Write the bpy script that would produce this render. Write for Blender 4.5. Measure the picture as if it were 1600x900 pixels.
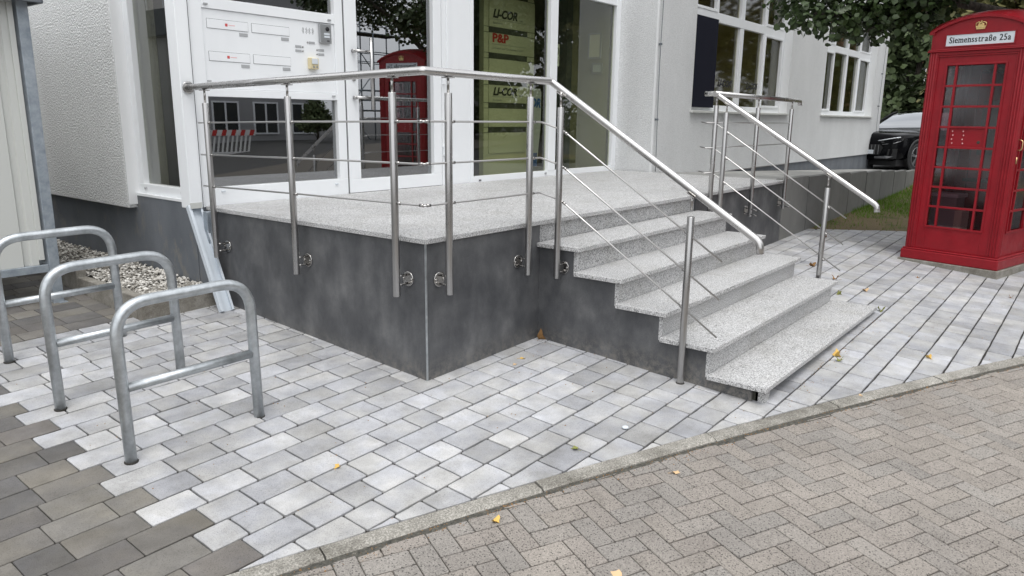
import bpy, bmesh, math, random
import numpy as np
from mathutils import Vector, Matrix
random.seed(7); rng = np.random.default_rng(7)
PI = math.pi
for o in list(bpy.data.objects): bpy.data.objects.remove(o)
sc = bpy.context.scene
COL = sc.collection
# ------------------------------------------------------------------ camera
CAM = Vector((-3.1101, -3.1311, 1.6)); YAW, PITCH, ROLL, FPX = .8997, -.2244, .0117, 1164.8
Fw = Vector((math.sin(YAW)*math.cos(PITCH), math.cos(YAW)*math.cos(PITCH), math.sin(PITCH)))
Rt0 = Vector((math.cos(YAW), -math.sin(YAW), 0)); Up0 = Rt0.cross(Fw)
Rt = Rt0*math.cos(ROLL) + Up0*math.sin(ROLL); Up = Up0*math.cos(ROLL) - Rt0*math.sin(ROLL)
cd = bpy.data.cameras.new('camera'); cam = bpy.data.objects.new('camera', cd); COL.objects.link(cam)
cam.matrix_world = Matrix(((Rt.x, Up.x, -Fw.x, CAM.x), (Rt.y, Up.y, -Fw.y, CAM.y), (Rt.z, Up.z, -Fw.z, CAM.z), (0, 0, 0, 1)))
cd.sensor_width = 36; cd.lens = FPX/1600*36; cd.clip_start = .05; cd.clip_end = 2000
sc.camera = cam
# ------------------------------------------------------------------ sky, sun, exposure (overcast)
W = bpy.data.worlds.new('World'); sc.world = W; W.use_nodes = True
nt = W.node_tree; nt.nodes.clear()
SUN_EL, SUN_AZ = math.radians(68), math.radians(225)   # azimuth from +Y clockwise
sky = nt.nodes.new('ShaderNodeTexSky'); sky.sky_type = 'NISHITA'; sky.sun_disc = False
sky.sun_elevation = SUN_EL; sky.sun_rotation = SUN_AZ; sky.air_density = 1.0; sky.dust_density = 4.0
hs = nt.nodes.new('ShaderNodeHueSaturation'); hs.inputs['Saturation'].default_value = .10
cl = nt.nodes.new('ShaderNodeMix'); cl.data_type = 'RGBA'; cl.inputs[0].default_value = .62
tc = nt.nodes.new('ShaderNodeTexCoord'); nz = nt.nodes.new('ShaderNodeTexNoise'); nz.inputs['Scale'].default_value = 2.2; nz.inputs['Detail'].default_value = 4
cr = nt.nodes.new('ShaderNodeValToRGB'); cr.color_ramp.elements[0].color = (9.0, 9.3, 9.8, 1); cr.color_ramp.elements[1].color = (14.5, 14.7, 15, 1)
cr.color_ramp.elements[0].position = .35; cr.color_ramp.elements[1].position = .7
bg = nt.nodes.new('ShaderNodeBackground'); bg.inputs[1].default_value = .085
wo = nt.nodes.new('ShaderNodeOutputWorld')
L = nt.links.new
L(tc.outputs['Generated'], nz.inputs['Vector']); L(nz.outputs['Fac'], cr.inputs[0])
L(sky.outputs[0], hs.inputs['Color']); L(hs.outputs[0], cl.inputs[6]); L(cr.outputs[0], cl.inputs[7])
L(cl.outputs[2], bg.inputs[0]); L(bg.outputs[0], wo.inputs[0])
sd = bpy.data.lights.new('sun', 'SUN'); sd.energy = .8; sd.angle = math.radians(25); sd.color = (1, .97, .93)
sun = bpy.data.objects.new('sun', sd); COL.objects.link(sun)
sdir = Vector((math.sin(SUN_AZ)*math.cos(SUN_EL), math.cos(SUN_AZ)*math.cos(SUN_EL), math.sin(SUN_EL)))
sun.rotation_euler = sdir.to_track_quat('Z', 'Y').to_euler()
sc.view_settings.view_transform = 'Standard'; sc.view_settings.look = 'None'
sc.view_settings.exposure = 0.92; sc.view_settings.gamma = 1; sc.view_settings.use_curve_mapping = False
sc.cycles.max_bounces = 8; sc.cycles.transparent_max_bounces = 12; sc.cycles.caustics_reflective = False; sc.cycles.caustics_refractive = False

# ------------------------------------------------------------------ measures
GX, GY = .023, .057
def G(x, y):                       # the ground falls towards the road
    z = GX*min(x, 14) + GY*max(-3.4, min(y, 7)); t = max(0, min(1, (x-12)/5))
    return z + (.47-z)*t*t*(3-2*t)
A, B, CE, H = 1.146, 3.70, 6.166, .893     # stair left / right, platform end, platform top
D, D1 = 2.413, 1.84                        # door plane, wall plane to the right
TZ = [.0475, .226, .394, .564, .7356]; TY = [-.339*(5-k)-.023 for k in range(5)]
def kerb(x): return -1.388 - .372*x - .014*x*x if x < 6 else -1.388 - .372*6 - .014*36 - .54*(x-6)
def kslope(x): return -.372 - .028*min(x, 6)

# ------------------------------------------------------------------ materials
MATS = {}
def mat(name, col=(.5, .5, .5), rough=.6, metal=0, fn=None, spec=.5, coat=0):
    m = bpy.data.materials.new(name); m.use_nodes = True; MATS[name] = m
    b = m.node_tree.nodes['Principled BSDF']
    b.inputs['Base Color'].default_value = (*col, 1); b.inputs['Roughness'].default_value = rough; b.inputs['Metallic'].default_value = metal
    b.inputs['Specular IOR Level'].default_value = spec
    if coat: b.inputs['Coat Weight'].default_value = coat; b.inputs['Coat Roughness'].default_value = .08
    if fn: fn(N(m), b)
    return m
class N:
    def __init__(s, m): s.t = m.node_tree; s.l = s.t.links.new
    def node(s, k, **kw):
        n = s.t.nodes.new(k)
        for a, v in kw.items(): setattr(n, a, v)
        return n
    def co(s, kind='Object', scale=(1, 1, 1), rand=False):
        t = s.node('ShaderNodeTexCoord'); mp = s.node('ShaderNodeMapping'); mp.inputs['Scale'].default_value = scale
        s.l(t.outputs[kind], mp.inputs['Vector'])
        if rand:
            oi = s.node('ShaderNodeObjectInfo'); ml = s.node('ShaderNodeMath', operation='MULTIPLY'); ml.inputs[1].default_value = 37
            s.l(oi.outputs['Random'], ml.inputs[0]); s.l(ml.outputs[0], mp.inputs['Location'])
        return mp.outputs[0]
    def noise(s, v, scale, det=3, rough=.6):
        n = s.node('ShaderNodeTexNoise'); n.inputs['Scale'].default_value = scale; n.inputs['Detail'].default_value = det; n.inputs['Roughness'].default_value = rough
        s.l(v, n.inputs['Vector']); return n.outputs['Fac']
    def voro(s, v, scale, feature='F1', out='Distance'):
        n = s.node('ShaderNodeTexVoronoi', feature=feature); n.inputs['Scale'].default_value = scale; s.l(v, n.inputs['Vector']); return n.outputs[out]
    def ramp(s, f, stops):
        r = s.node('ShaderNodeValToRGB'); e = r.color_ramp.elements
        while len(e) < len(stops): e.new(.5)
        for el, (p, c) in zip(e, stops):
            el.position = p; el.color = (*c, 1) if isinstance(c, tuple) else (c, c, c, 1)
        s.l(f, r.inputs[0]); return r.outputs[0]
    def mix(s, a, b, f, mode='MIX'):
        m = s.node('ShaderNodeMix', data_type='RGBA', blend_type=mode)
        for sock, val in ((m.inputs[6], a), (m.inputs[7], b), (m.inputs[0], f)):
            if hasattr(val, 'is_output') or isinstance(val, bpy.types.NodeSocket): s.l(val, sock)
            elif isinstance(val, tuple): sock.default_value = (*val, 1)
            else: sock.default_value = val
        return m.outputs[2]
    def world(s, scale=(1, 1, 1)):
        g = s.node('ShaderNodeNewGeometry'); mp = s.node('ShaderNodeMapping'); mp.inputs['Scale'].default_value = scale; s.l(g.outputs['Position'], mp.inputs['Vector']); return mp.outputs[0]
    def bump(s, b, h, dist, strength=1.0):
        n = s.node('ShaderNodeBump'); n.inputs['Distance'].default_value = dist; n.inputs['Strength'].default_value = strength
        s.l(h, n.inputs['Height']); s.l(n.outputs[0], b.inputs['Normal'])
def C(n, b, c): n.l(c, b.inputs['Base Color'])

def f_granite(n, b):
    v = n.co()
    g = n.ramp(n.noise(v, 135, 2, .7), [(.36, .12), (.45, .36), (.53, .55), (.68, .68)])
    sp = n.ramp(n.voro(v, 140), [(.15, .14), (.28, 1.0)])
    big = n.ramp(n.noise(v, 1.6, 4), [(.3, .90), (.7, 1.04)])
    c = n.mix(n.mix(g, sp, .7, 'MULTIPLY'), big, 1.0, 'MULTIPLY')
    d1 = n.ramp(n.noise(n.world(), 3.5, 6, .7), [(.30, (.84, .83, .80)), (.50, (1.0, 1.0, 1.0))]); C(n, b, n.mix(c, d1, .8, 'MULTIPLY'))
    n.bump(b, g, .0008)
M_granite = mat('granite', rough=.55, fn=f_granite)
def f_clad(n, b):
    v = n.co(scale=(1, 1, .72)); w = n.co(scale=(1, 1, .22))
    c = n.ramp(n.noise(v, 4.2, 7, .60), [(.33, (.054, .056, .061)), (.48, (.080, .082, .087)), (.60, (.110, .112, .116)), (.74, (.160, .161, .164))])
    s = n.ramp(n.noise(w, 20, 5, .7), [(.3, .94), (.7, 1.06)])
    c = n.mix(c, s, 1.0, 'MULTIPLY'); fine = n.ramp(n.noise(n.co(), 130, 2, .7), [(.3, .88), (.7, 1.10)]); c = n.mix(c, fine, 1.0, 'MULTIPLY')
    scf_ = n.ramp(n.noise(n.co(scale=(6, 6, .9)), 9, 5, .8), [(.66, 0.0), (.74, .45)]); c = n.mix(c, (.26, .26, .26), scf_)
    sep = n.node('ShaderNodeSeparateXYZ'); n.l(n.world(), sep.inputs[0]); mr = n.node('ShaderNodeMapRange'); n.l(sep.outputs[2], mr.inputs[0]); mr.inputs[1].default_value = -.06; mr.inputs[2].default_value = .16; mr.inputs[3].default_value = 1; mr.inputs[4].default_value = 0
    ml = n.node('ShaderNodeMath', operation='MULTIPLY'); n.l(mr.outputs[0], ml.inputs[0]); n.l(n.ramp(n.noise(n.co(), 22, 6, .8), [(.42, 0.0), (.62, .9)]), ml.inputs[1]); C(n, b, n.mix(c, (.22, .205, .18), ml.outputs[0]))
    n.l(n.ramp(n.noise(v, 9, 3), [(.3, .42), (.7, .6)]), b.inputs['Roughness'])
M_clad = mat('anthracite_panel', rough=.5, fn=f_clad)
def tone(n, use_attr):
    if use_attr:
        a = n.node('ShaderNodeAttribute', attribute_name='tone'); return a.outputs['Color']
    return n.node('ShaderNodeObjectInfo').outputs['Color']
def f_paver(attr):
    def f(n, b):
        v = n.co(rand=not attr); t = tone(n, attr)
        a = n.ramp(n.noise(v, 14, 5, .65), [(.25, .86), (.75, 1.12)])
        p = n.ramp(n.noise(v, 220, 2, .7), [(.30, .55), (.44, .97), (.7, 1.08)])
        pit = n.ramp(n.voro(v, 30), [(.030, .25), (.06, 1.0)])
        cl = n.ramp(n.noise(v, 4, 3), [(.4, (.94, .96, 1.04)), (.62, (1.05, 1.03, .98))])
        c = n.mix(t, a, 1.0, 'MULTIPLY'); c = n.mix(c, p, .9, 'MULTIPLY'); c = n.mix(c, pit, .75, 'MULTIPLY'); c = n.mix(c, cl, .5, 'MULTIPLY')
        w1 = n.ramp(n.noise(n.world(), 1.1, 6, .7), [(.34, (.80, .79, .77)), (.55, (1.02, 1.02, 1.02))]); w2 = n.ramp(n.noise(n.world(), 6.5, 6, .75), [(.30, (.74, .73, .70)), (.46, (1.0, 1.0, 1.0))])
        gr = n.ramp(n.noise(v, 5.5, 1, .5), [(.30, .80), (.70, 1.10)])
        c = n.mix(n.mix(c, w1, .8, 'MULTIPLY'), w2, .6, 'MULTIPLY'); C(n, b, n.mix(c, gr, .8, 'MULTIPLY'))
        n.bump(b, p, .0012)
    return f
M_pav = mat('light_paver', rough=.85, fn=f_paver(False)); M_pav_a = mat('light_paver_far', rough=.85, fn=f_paver(True))
def f_brick(attr):
    def f(n, b):
        v = n.co(rand=not attr); t = tone(n, attr)
        g = n.ramp(n.noise(v, 150, 2, .8), [(.30, .35), (.40, .82), (.52, 1.0), (.66, 1.3)])
        sp = n.ramp(n.voro(v, 72), [(.19, .14), (.29, 1.0)])
        w = n.ramp(n.voro(n.co(scale=(1.3, 1.1, 1), rand=not attr), 88), [(.10, 1.5), (.18, 1.0)])
        c = n.mix(t, g, .9, 'MULTIPLY'); c = n.mix(c, sp, .85, 'MULTIPLY'); c = n.mix(c, w, .5, 'MULTIPLY')
        w1 = n.ramp(n.noise(n.world(), .9, 6, .7), [(.34, (.78, .77, .76)), (.60, (1.06, 1.05, 1.03))]); w2 = n.ramp(n.noise(n.world(), 7, 6, .75), [(.30, (.76, .75, .74)), (.48, (1.0, 1.0, 1.0))])
        c = n.mix(n.mix(c, w1, .9, 'MULTIPLY'), w2, .7, 'MULTIPLY'); C(n, b, c)
        n.bump(b, g, .0015)
    return f
M_brick = mat('speckled_brick', rough=.85, fn=f_brick(False)); M_brick_a = mat('speckled_brick_far', rough=.85, fn=f_brick(True))
def f_kerb(n, b):
    v = n.co()
    g = n.ramp(n.noise(v, 130, 3, .8), [(.32, (.11, .108, .10)), (.5, (.25, .243, .228)), (.66, (.42, .41, .39))])
    st = n.ramp(n.noise(v, 3.2, 5, .7), [(.35, (.55, .53, .48)), (.5, (.95, .93, .88)), (.66, (1.35, 1.33, 1.28))])
    C(n, b, n.mix(g, st, 1.0, 'MULTIPLY')); n.bump(b, g, .002)
M_kerb = mat('kerb_granite', rough=.9, fn=f_kerb)
def f_sand(n, b):
    v = n.co(); C(n, b, n.ramp(n.noise(v, 160, 3, .8), [(.3, (.012, .011, .010)), (.7, (.055, .050, .044))])); n.bump(b, n.noise(v, 160, 3), .003)
M_sand = mat('joint_sand', rough=1, fn=f_sand)
def f_rsand(n, b):
    v = n.co(); C(n, b, n.ramp(n.noise(v, 140, 3, .8), [(.3, (.07, .062, .054)), (.7, (.17, .155, .135))])); n.bump(b, n.noise(v, 140, 3), .002)
M_rsand = mat('road_joint_sand', rough=1, fn=f_rsand)
def f_moss(n, b):
    v = n.co(); C(n, b, n.ramp(n.noise(v, 40, 5, .8), [(.35, (.03, .03, .026)), (.6, (.10, .095, .08)), (.75, (.24, .22, .19))])); n.bump(b, n.noise(v, 120, 4), .006)
M_moss = mat('gutter_dirt', rough=1, fn=f_moss)
def f_stucco(sc_, bd, col):
    def f(n, b):
        v = n.co(); h = n.noise(v, sc_, 3, .55)
        st = n.ramp(n.noise(n.co(scale=(1, 1, .4)), 1.5, 5, .65), [(.3, .92), (.7, 1.04)])
        C(n, b, n.mix(n.mix(col, n.ramp(h, [(.35, .86), (.6, 1.04)]), 1.0, 'MULTIPLY'), st, 1.0, 'MULTIPLY')); n.bump(b, h, bd)
    return f
M_rough = mat('rough_stucco', rough=.95, fn=f_stucco(62, .028, (.82, .83, .825)))
M_stucco = mat('fine_stucco', rough=.95, fn=f_stucco(80, .010, (.66, .67, .672)))
M_smooth = mat('smooth_plaster', (.74, .75, .755), .8)
def f_pvc(n, b):
    C(n, b, n.ramp(n.noise(n.co(scale=(1, 1, .3)), 3, 4), [(.3, (.79, .81, .83)), (.7, (.84, .86, .875))]))
M_pvc = mat('white_frame', rough=.35, fn=f_pvc)
def f_plinth(n, b):
    v = n.co(scale=(1, 1, .5)); c = n.ramp(n.noise(v, 2.6, 5), [(.3, (.108, .120, .136)), (.7, (.165, .178, .196))])
    dirt = n.ramp(n.noise(v, 7, 6, .75), [(.56, 0.0), (.74, .75)])
    C(n, b, n.mix(c, (.24, .22, .18), dirt)); n.bump(b, n.noise(n.co(), 120, 3), .002)
M_plinth = mat('grey_plinth', rough=.9, fn=f_plinth)
def f_conc(n, b):
    v = n.co(rand=False); oi = n.node('ShaderNodeObjectInfo'); rt = n.ramp(oi.outputs['Random'], [(0, .74), (1, 1.10)]); c = n.ramp(n.noise(v, 3, 6, .7), [(.3, (.25, .25, .238)), (.7, (.36, .36, .345))])
    C(n, b, n.mix(n.mix(c, n.ramp(n.noise(v, 190, 2), [(.3, .8), (.7, 1.1)]), 1.0, 'MULTIPLY'), rt, 1.0, 'MULTIPLY')); n.bump(b, n.noise(v, 150, 3), .001)
M_conc = mat('pale_concrete', rough=.9, fn=f_conc)
def f_block(n, b):
    v = n.co(scale=(1, 1, .5)); oi = n.node('ShaderNodeObjectInfo'); rt = n.ramp(oi.outputs['Random'], [(0, .80), (1, 1.12)]); c = n.ramp(n.noise(v, 2.2, 6, .7), [(.3, (.150, .150, .142)), (.7, (.225, .225, .215))])
    C(n, b, n.mix(c, rt, 1.0, 'MULTIPLY')); n.bump(b, n.noise(v, 150, 3), .001)
M_block = mat('grey_concrete_block', rough=.9, fn=f_block)
def f_oldconc(n, b):
    v = n.co(); c = n.ramp(n.noise(v, 6, 6, .75), [(.3, (.14, .125, .10)), (.55, (.27, .255, .225)), (.75, (.36, .35, .32))])
    C(n, b, n.mix(c, n.ramp(n.noise(v, 170, 3), [(.3, .7), (.7, 1.15)]), 1.0, 'MULTIPLY')); n.bump(b, n.noise(v, 90, 4), .004)
M_oldconc = mat('weathered_concrete', rough=.95, fn=f_oldconc)
def f_steel(n, b):
    v = n.co(scale=(1, 1, .15)); r = n.noise(v, 9, 3)
    n.l(n.ramp(r, [(.3, .24), (.7, .33)]), b.inputs['Roughness'])
M_steel = mat('brushed_stainless_steel', (.45, .445, .44), .28, 1, fn=f_steel)
M_rail = mat('highlit_brushed_steel', (.56, .55, .54), .26, 1, fn=f_steel)  # lighter copy of the post steel; the handrail's bright highlight put into its colour
M_chrome = mat('polished_steel', (.42, .41, .40), .2, 1)
M_bar = mat('bright_steel_bar', (.52, .51, .50), .3, 1)
def f_galv(n, b):
    v = n.co(rand=True); c = n.ramp(n.noise(v, 16, 5, .7), [(.3, (.38, .405, .42)), (.55, (.52, .55, .57)), (.75, (.66, .69, .71))]); C(n, b, c)
    n.l(n.ramp(n.noise(v, 30, 3), [(.3, .30), (.7, .48)]), b.inputs['Roughness']); n.bump(b, n.noise(v, 40, 3), .0004)
M_galv = mat('galvanised_steel', rough=.4, metal=.85, fn=f_galv)
def f_galv2(n, b):
    v = n.co(); C(n, b, n.ramp(n.noise(v, 14, 5, .7), [(.3, (.24, .28, .32)), (.7, (.40, .44, .48))])); n.l(n.ramp(n.noise(v, 30, 3), [(.3, .45), (.7, .6)]), b.inputs['Roughness'])
M_galv2 = mat('dull_galvanised_steel', rough=.5, metal=.5, fn=f_galv2)
M_cream = mat('cream_sheet_metal', (.55, .56, .535), .45)
M_fascia = mat('slate_grey_sheet', (.12, .135, .15), .5)
def f_red(n, b):
    v = n.co(); C(n, b, n.ramp(n.noise(v, 5, 5, .7), [(.3, (.21, .004, .010)), (.7, (.295, .007, .015))]))
    n.l(n.ramp(n.noise(v, 9, 4), [(.3, .30), (.7, .5)]), b.inputs['Roughness']); n.bump(b, n.noise(v, 45, 3), .0012)
M_red = mat('red_paint', rough=.34, spec=.42, fn=f_red)
M_gold = mat('gold_paint', (.75, .56, .25), .35, .7)
M_black = mat('black_print', (.012, .012, .014), .5)
M_sign = mat('opal_sign_plate', (.62, .66, .70), .35)
def glass_mat(name, tint, ior, rough=0.0, base=.02):
    m = bpy.data.materials.new(name); m.use_nodes = True; t = m.node_tree; t.nodes.clear(); MATS[name] = m
    o = t.nodes.new('ShaderNodeOutputMaterial'); mx = t.nodes.new('ShaderNodeMixShader'); tr = t.nodes.new('ShaderNodeBsdfTransparent'); gl = t.nodes.new('ShaderNodeBsdfGlossy'); fr = t.nodes.new('ShaderNodeFresnel')
    tr.inputs[0].default_value = (*tint, 1); gl.inputs['Roughness'].default_value = rough; gl.inputs[0].default_value = (.95, .97, 1, 1); fr.inputs[0].default_value = ior
    ad = t.nodes.new('ShaderNodeMath'); ad.operation = 'ADD'; ad.inputs[1].default_value = base
    ge = t.nodes.new('ShaderNodeNewGeometry'); sb = t.nodes.new('ShaderNodeMath'); sb.operation = 'SUBTRACT'; sb.inputs[0].default_value = 1; mu = t.nodes.new('ShaderNodeMath'); mu.operation = 'MULTIPLY'
    t.links.new(ge.outputs['Backfacing'], sb.inputs[1]); t.links.new(ad.outputs[0], mu.inputs[0]); t.links.new(sb.outputs[0], mu.inputs[1])
    t.links.new(fr.outputs[0], ad.inputs[0]); t.links.new(mu.outputs[0], mx.inputs[0]); t.links.new(tr.outputs[0], mx.inputs[1]); t.links.new(gl.outputs[0], mx.inputs[2]); t.links.new(mx.outputs[0], o.inputs[0])
    return m
M_glass = glass_mat('tinted_facade_glass', (.82, .835, .73), 1.55, 0, .06)
M_glass_dark = glass_mat('dark_facade_glass', (.50, .50, .42), 1.6, 0, .24)
M_glass_side = glass_mat('side_window_glass', (.70, .70, .64), 1.5, 0, .16)
M_glass_win = glass_mat('office_window_glass', (.70, .70, .55), 1.38, .035, .03)
M_bglass = glass_mat('booth_glass', (.66, .56, .58), 1.42, .12, .09)
M_cglass = glass_mat('car_glass', (.12, .14, .16), 2.2, .02, .22)
M_dim = mat('shaded_hall_plaster', (.14, .13, .11), .8); M_hall = mat('side_wall_plaster', (.34, .335, .27), .9)  # M_dim: shade of the deep hall put into the plaster colour
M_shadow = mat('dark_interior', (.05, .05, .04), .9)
M_room = mat('interior_plaster', (.72, .71, .60), .9)
M_roomfloor = mat('interior_floor', (.26, .25, .21), .5)
M_ceil = mat('interior_ceiling', (.78, .77, .66), .9)
M_rubber = mat('black_rubber', (.015, .015, .016), .7)
M_blind = mat('navy_blind', (.010, .011, .020), .8, spec=.1)
def f_grass(n, b):
    C(n, b, n.mix((.065, .15, .004), (.13, .25, .008), n.noise(n.co(), 3, 3)))
M_grass = mat('grass_blades', rough=.7, fn=f_grass)
def f_soil(n, b):
    v = n.co(); c = n.ramp(n.noise(v, 1.3, 5, .6), [(.30, (.05, .075, .008)), (.44, (.15, .115, .060))]); C(n, b, n.mix(c, n.ramp(n.noise(v, 60, 4), [(.3, .6), (.7, 1.3)]), 1.0, 'MULTIPLY')); n.bump(b, n.noise(v, 50, 4), .02)
M_soil = mat('lawn_soil', rough=1, fn=f_soil)
def f_asph(n, b):
    v = n.co(); C(n, b, n.ramp(n.noise(v, 120, 3), [(.3, .035), (.7, .075)])); n.bump(b, n.noise(v, 150, 3), .004)
M_asph = mat('asphalt', rough=.9, fn=f_asph)
def f_leaf(c1, c2, tr=.0):
    def f(n, b):
        C(n, b, n.mix(c1, c2, n.noise(n.co(), 2.5, 4)))
    return f
M_leaf = mat('linden_leaf', rough=.5, fn=f_leaf((.018, .036, .010), (.05, .08, .022)))
M_leaf2 = mat('background_leaf', rough=.7, fn=f_leaf((.05, .07, .02), (.20, .17, .06)))
M_leaf3 = mat('conifer_leaf', rough=.7, fn=f_leaf((.03, .055, .02), (.09, .12, .04)))
def f_bark(n, b):
    v = n.co(scale=(1, 1, .25)); h = n.noise(v, 22, 5); C(n, b, n.ramp(h, [(.3, (.025, .02, .016)), (.7, (.10, .085, .07))])); n.bump(b, h, .02)
M_bark = mat('bark', rough=.95, fn=f_bark)

# ------------------------------------------------------------------ mesh builder
class MB:
    def __init__(s): s.v = []; s.f = []; s.sm = []; s.mi = []
    def face(s, idx, sm=False, mi=0): s.f.append(idx); s.sm.append(sm); s.mi.append(mi)
    def add(s, vs, fs, sm=False, mi=0):
        b = len(s.v); s.v += [tuple(v) for v in vs]
        for f in fs: s.face([b+i for i in f], sm, mi)
        return s
    BF = [(0, 3, 2, 1), (4, 5, 6, 7), (0, 1, 5, 4), (1, 2, 6, 5), (2, 3, 7, 6), (3, 0, 4, 7)]
    def box(s, x0, y0, z0, x1, y1, z1, mi=0):
        x0, x1 = sorted((x0, x1)); y0, y1 = sorted((y0, y1)); z0, z1 = sorted((z0, z1))
        return s.add([(x0, y0, z0), (x1, y0, z0), (x1, y1, z0), (x0, y1, z0), (x0, y0, z1), (x1, y0, z1), (x1, y1, z1), (x0, y1, z1)], MB.BF, mi=mi)
    def obox(s, c, ax, ay, az, mi=0):      # centre and three half-axis vectors
        c, ax, ay, az = map(Vector, (c, ax, ay, az))
        return s.add([c-ax-ay-az, c+ax-ay-az, c+ax+ay-az, c-ax+ay-az, c-ax-ay+az, c+ax-ay+az, c+ax+ay+az, c-ax+ay+az], MB.BF, mi=mi)
    def tube(s, path, r, n=12, caps=True, mi=0, rs=None):
        P = [Vector(p) for p in path]; T = []
        for i in range(len(P)):
            a = P[max(i-1, 0)]; b = P[min(i+1, len(P)-1)]; t = (b-a)
            if 0 < i < len(P)-1: t = (P[i]-P[i-1]).normalized() + (P[i+1]-P[i]).normalized()
            T.append(t.normalized())
        u = T[0].orthogonal().normalized(); rings = []
        for i, (p, t) in enumerate(zip(P, T)):
            u = (u - t*u.dot(t)).normalized(); w = t.cross(u)
            k = 1.0
            if 0 < i < len(P)-1:
                c = T[i].dot((P[i+1]-P[i]).normalized()); k = 1/max(c, .5)
            rr = rs[i] if rs else r
            rings.append([p + (u*math.cos(a)+w*math.sin(a))*rr for a in [2*PI*j/n for j in range(n)]])
        b = len(s.v)
        for rg in rings: s.v += [tuple(q) for q in rg]
        for i in range(len(P)-1):
            for j in range(n):
                s.face([b+i*n+j, b+i*n+(j+1) % n, b+(i+1)*n+(j+1) % n, b+(i+1)*n+j], True, mi)
        if caps:
            s.face([b+j for j in range(n)][::-1], False, mi); s.face([b+(len(P)-1)*n+j for j in range(n)], False, mi)
        return s
    def prism(s, pts, off, mi=0):          # 3d outline swept along off
        off = Vector(off); n = len(pts); b = len(s.v)
        s.v += [tuple(p) for p in pts] + [tuple(Vector(p)+off) for p in pts]
        s.face(list(range(b, b+n))[::-1], mi=mi); s.face(list(range(b+n, b+2*n)), mi=mi)
        for i in range(n): s.face([b+i, b+(i+1) % n, b+n+(i+1) % n, b+n+i], mi=mi)
        return s
    def lathe(s, prof, c=(0, 0, 0), n=16, axis=None, mi=0):
        c = Vector(c); ax = Vector(axis or (0, 0, 1)).normalized(); u = ax.orthogonal().normalized(); w = ax.cross(u); b = len(s.v)
        for r, z in prof:
            for j in range(n):
                a = 2*PI*j/n; s.v.append(tuple(c + ax*z + (u*math.cos(a)+w*math.sin(a))*r))
        for i in range(len(prof)-1):
            for j in range(n): s.face([b+i*n+j, b+i*n+(j+1) % n, b+(i+1)*n+(j+1) % n, b+(i+1)*n+j], True, mi)
        s.face([b+j for j in range(n)][::-1], mi=mi); s.face([b+(len(prof)-1)*n+j for j in range(n)], mi=mi)
        return s
    def grid(s, fn, nu, nv, sm=True, mi=0):
        b = len(s.v)
        for i in range(nu+1):
            for j in range(nv+1): s.v.append(tuple(fn(i/nu, j/nv)))
        for i in range(nu):
            for j in range(nv): s.face([b+i*(nv+1)+j, b+(i+1)*(nv+1)+j, b+(i+1)*(nv+1)+j+1, b+i*(nv+1)+j+1], sm, mi)
        return s
    def mesh(s, name, mats, fix=True):
        me = bpy.data.meshes.new(name); me.from_pydata(s.v, [], s.f)
        me.polygons.foreach_set('use_smooth', s.sm); me.polygons.foreach_set('material_index', s.mi)
        for m in (mats if isinstance(mats, (list, tuple)) else [mats]): me.materials.append(m)
        if fix:
            bm = bmesh.new(); bm.from_mesh(me); bmesh.ops.recalc_face_normals(bm, faces=bm.faces); bm.to_mesh(me); bm.free()
        me.update(); return me
    def build(s, name, mats, parent=None, bevel=0, label=None, kind=None, fix=True):
        return link(s.mesh(name, mats, fix), name, parent, bevel, label, kind)
def link(me, name, parent=None, bevel=0, label=None, kind=None):
    o = bpy.data.objects.new(name, me); COL.objects.link(o)
    if parent is not None: attach(o, parent)
    if bevel:
        b = o.modifiers.new('bevel', 'BEVEL'); b.width = bevel; b.segments = 2; b.limit_method = 'ANGLE'; b.harden_normals = False
    if label: o['label'] = label
    if kind: o['kind'] = kind
    return o
def wpos(o):
    p = Vector(o.location)
    while o.parent: o = o.parent; p = p + Vector(o.location)
    return p
def attach(o, parent):            # meshes are written in world coordinates; keep them there
    o.parent = parent; o.location = Vector(o.location) - wpos(parent)
def thing(name, label, cat, loc=(0, 0, 0), group=None, rotz=0):
    o = bpy.data.objects.new(name, None); COL.objects.link(o); o.location = loc; o.rotation_euler = (0, 0, rotz); o.empty_display_size = .1
    o['label'] = label; o['category'] = cat
    if group: o['group'] = group
    return o
def tagm(o, label, cat, group=None, kind=None):
    o['label'] = label; o['category'] = cat
    if group: o['group'] = group
    if kind: o['kind'] = kind
    return o
def local(o, parent):             # parent a mesh that is written in the parent's own coordinates
    o.parent = parent; return o
def fillet(path, r, n=6):
    P = [Vector(p) for p in path]; out = [P[0]]
    for i in range(1, len(P)-1):
        a = (P[i-1]-P[i]); b = (P[i+1]-P[i]); rr = min(r, a.length*.49, b.length*.49); a.normalize(); b.normalize()
        for k in range(n+1):
            t = k/n; out.append((P[i]+a*rr)*(1-t)**2 + P[i]*2*t*(1-t) + (P[i]+b*rr)*t*t)
    out.append(P[-1]); return out
def copy_tree(o, parent=None):
    c = o.copy(); COL.objects.link(c); c.parent = parent
    for ch in list(o.children): copy_tree(ch, c)
    return c
def text_mesh(txt, size, extrude=.001, shear=0, bold=0, align='LEFT', spacing=1.0):
    cu = bpy.data.curves.new('lettering', 'FONT'); cu.body = txt; cu.size = size; cu.extrude = extrude; cu.shear = shear; cu.offset = bold; cu.align_x = align; cu.space_character = spacing; cu.resolution_u = 3
    o = bpy.data.objects.new('lettering', cu); COL.objects.link(o); bpy.context.view_layer.update()
    me = bpy.data.meshes.new_from_object(o.evaluated_get(bpy.context.evaluated_depsgraph_get())); bpy.data.objects.remove(o); return me
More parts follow.
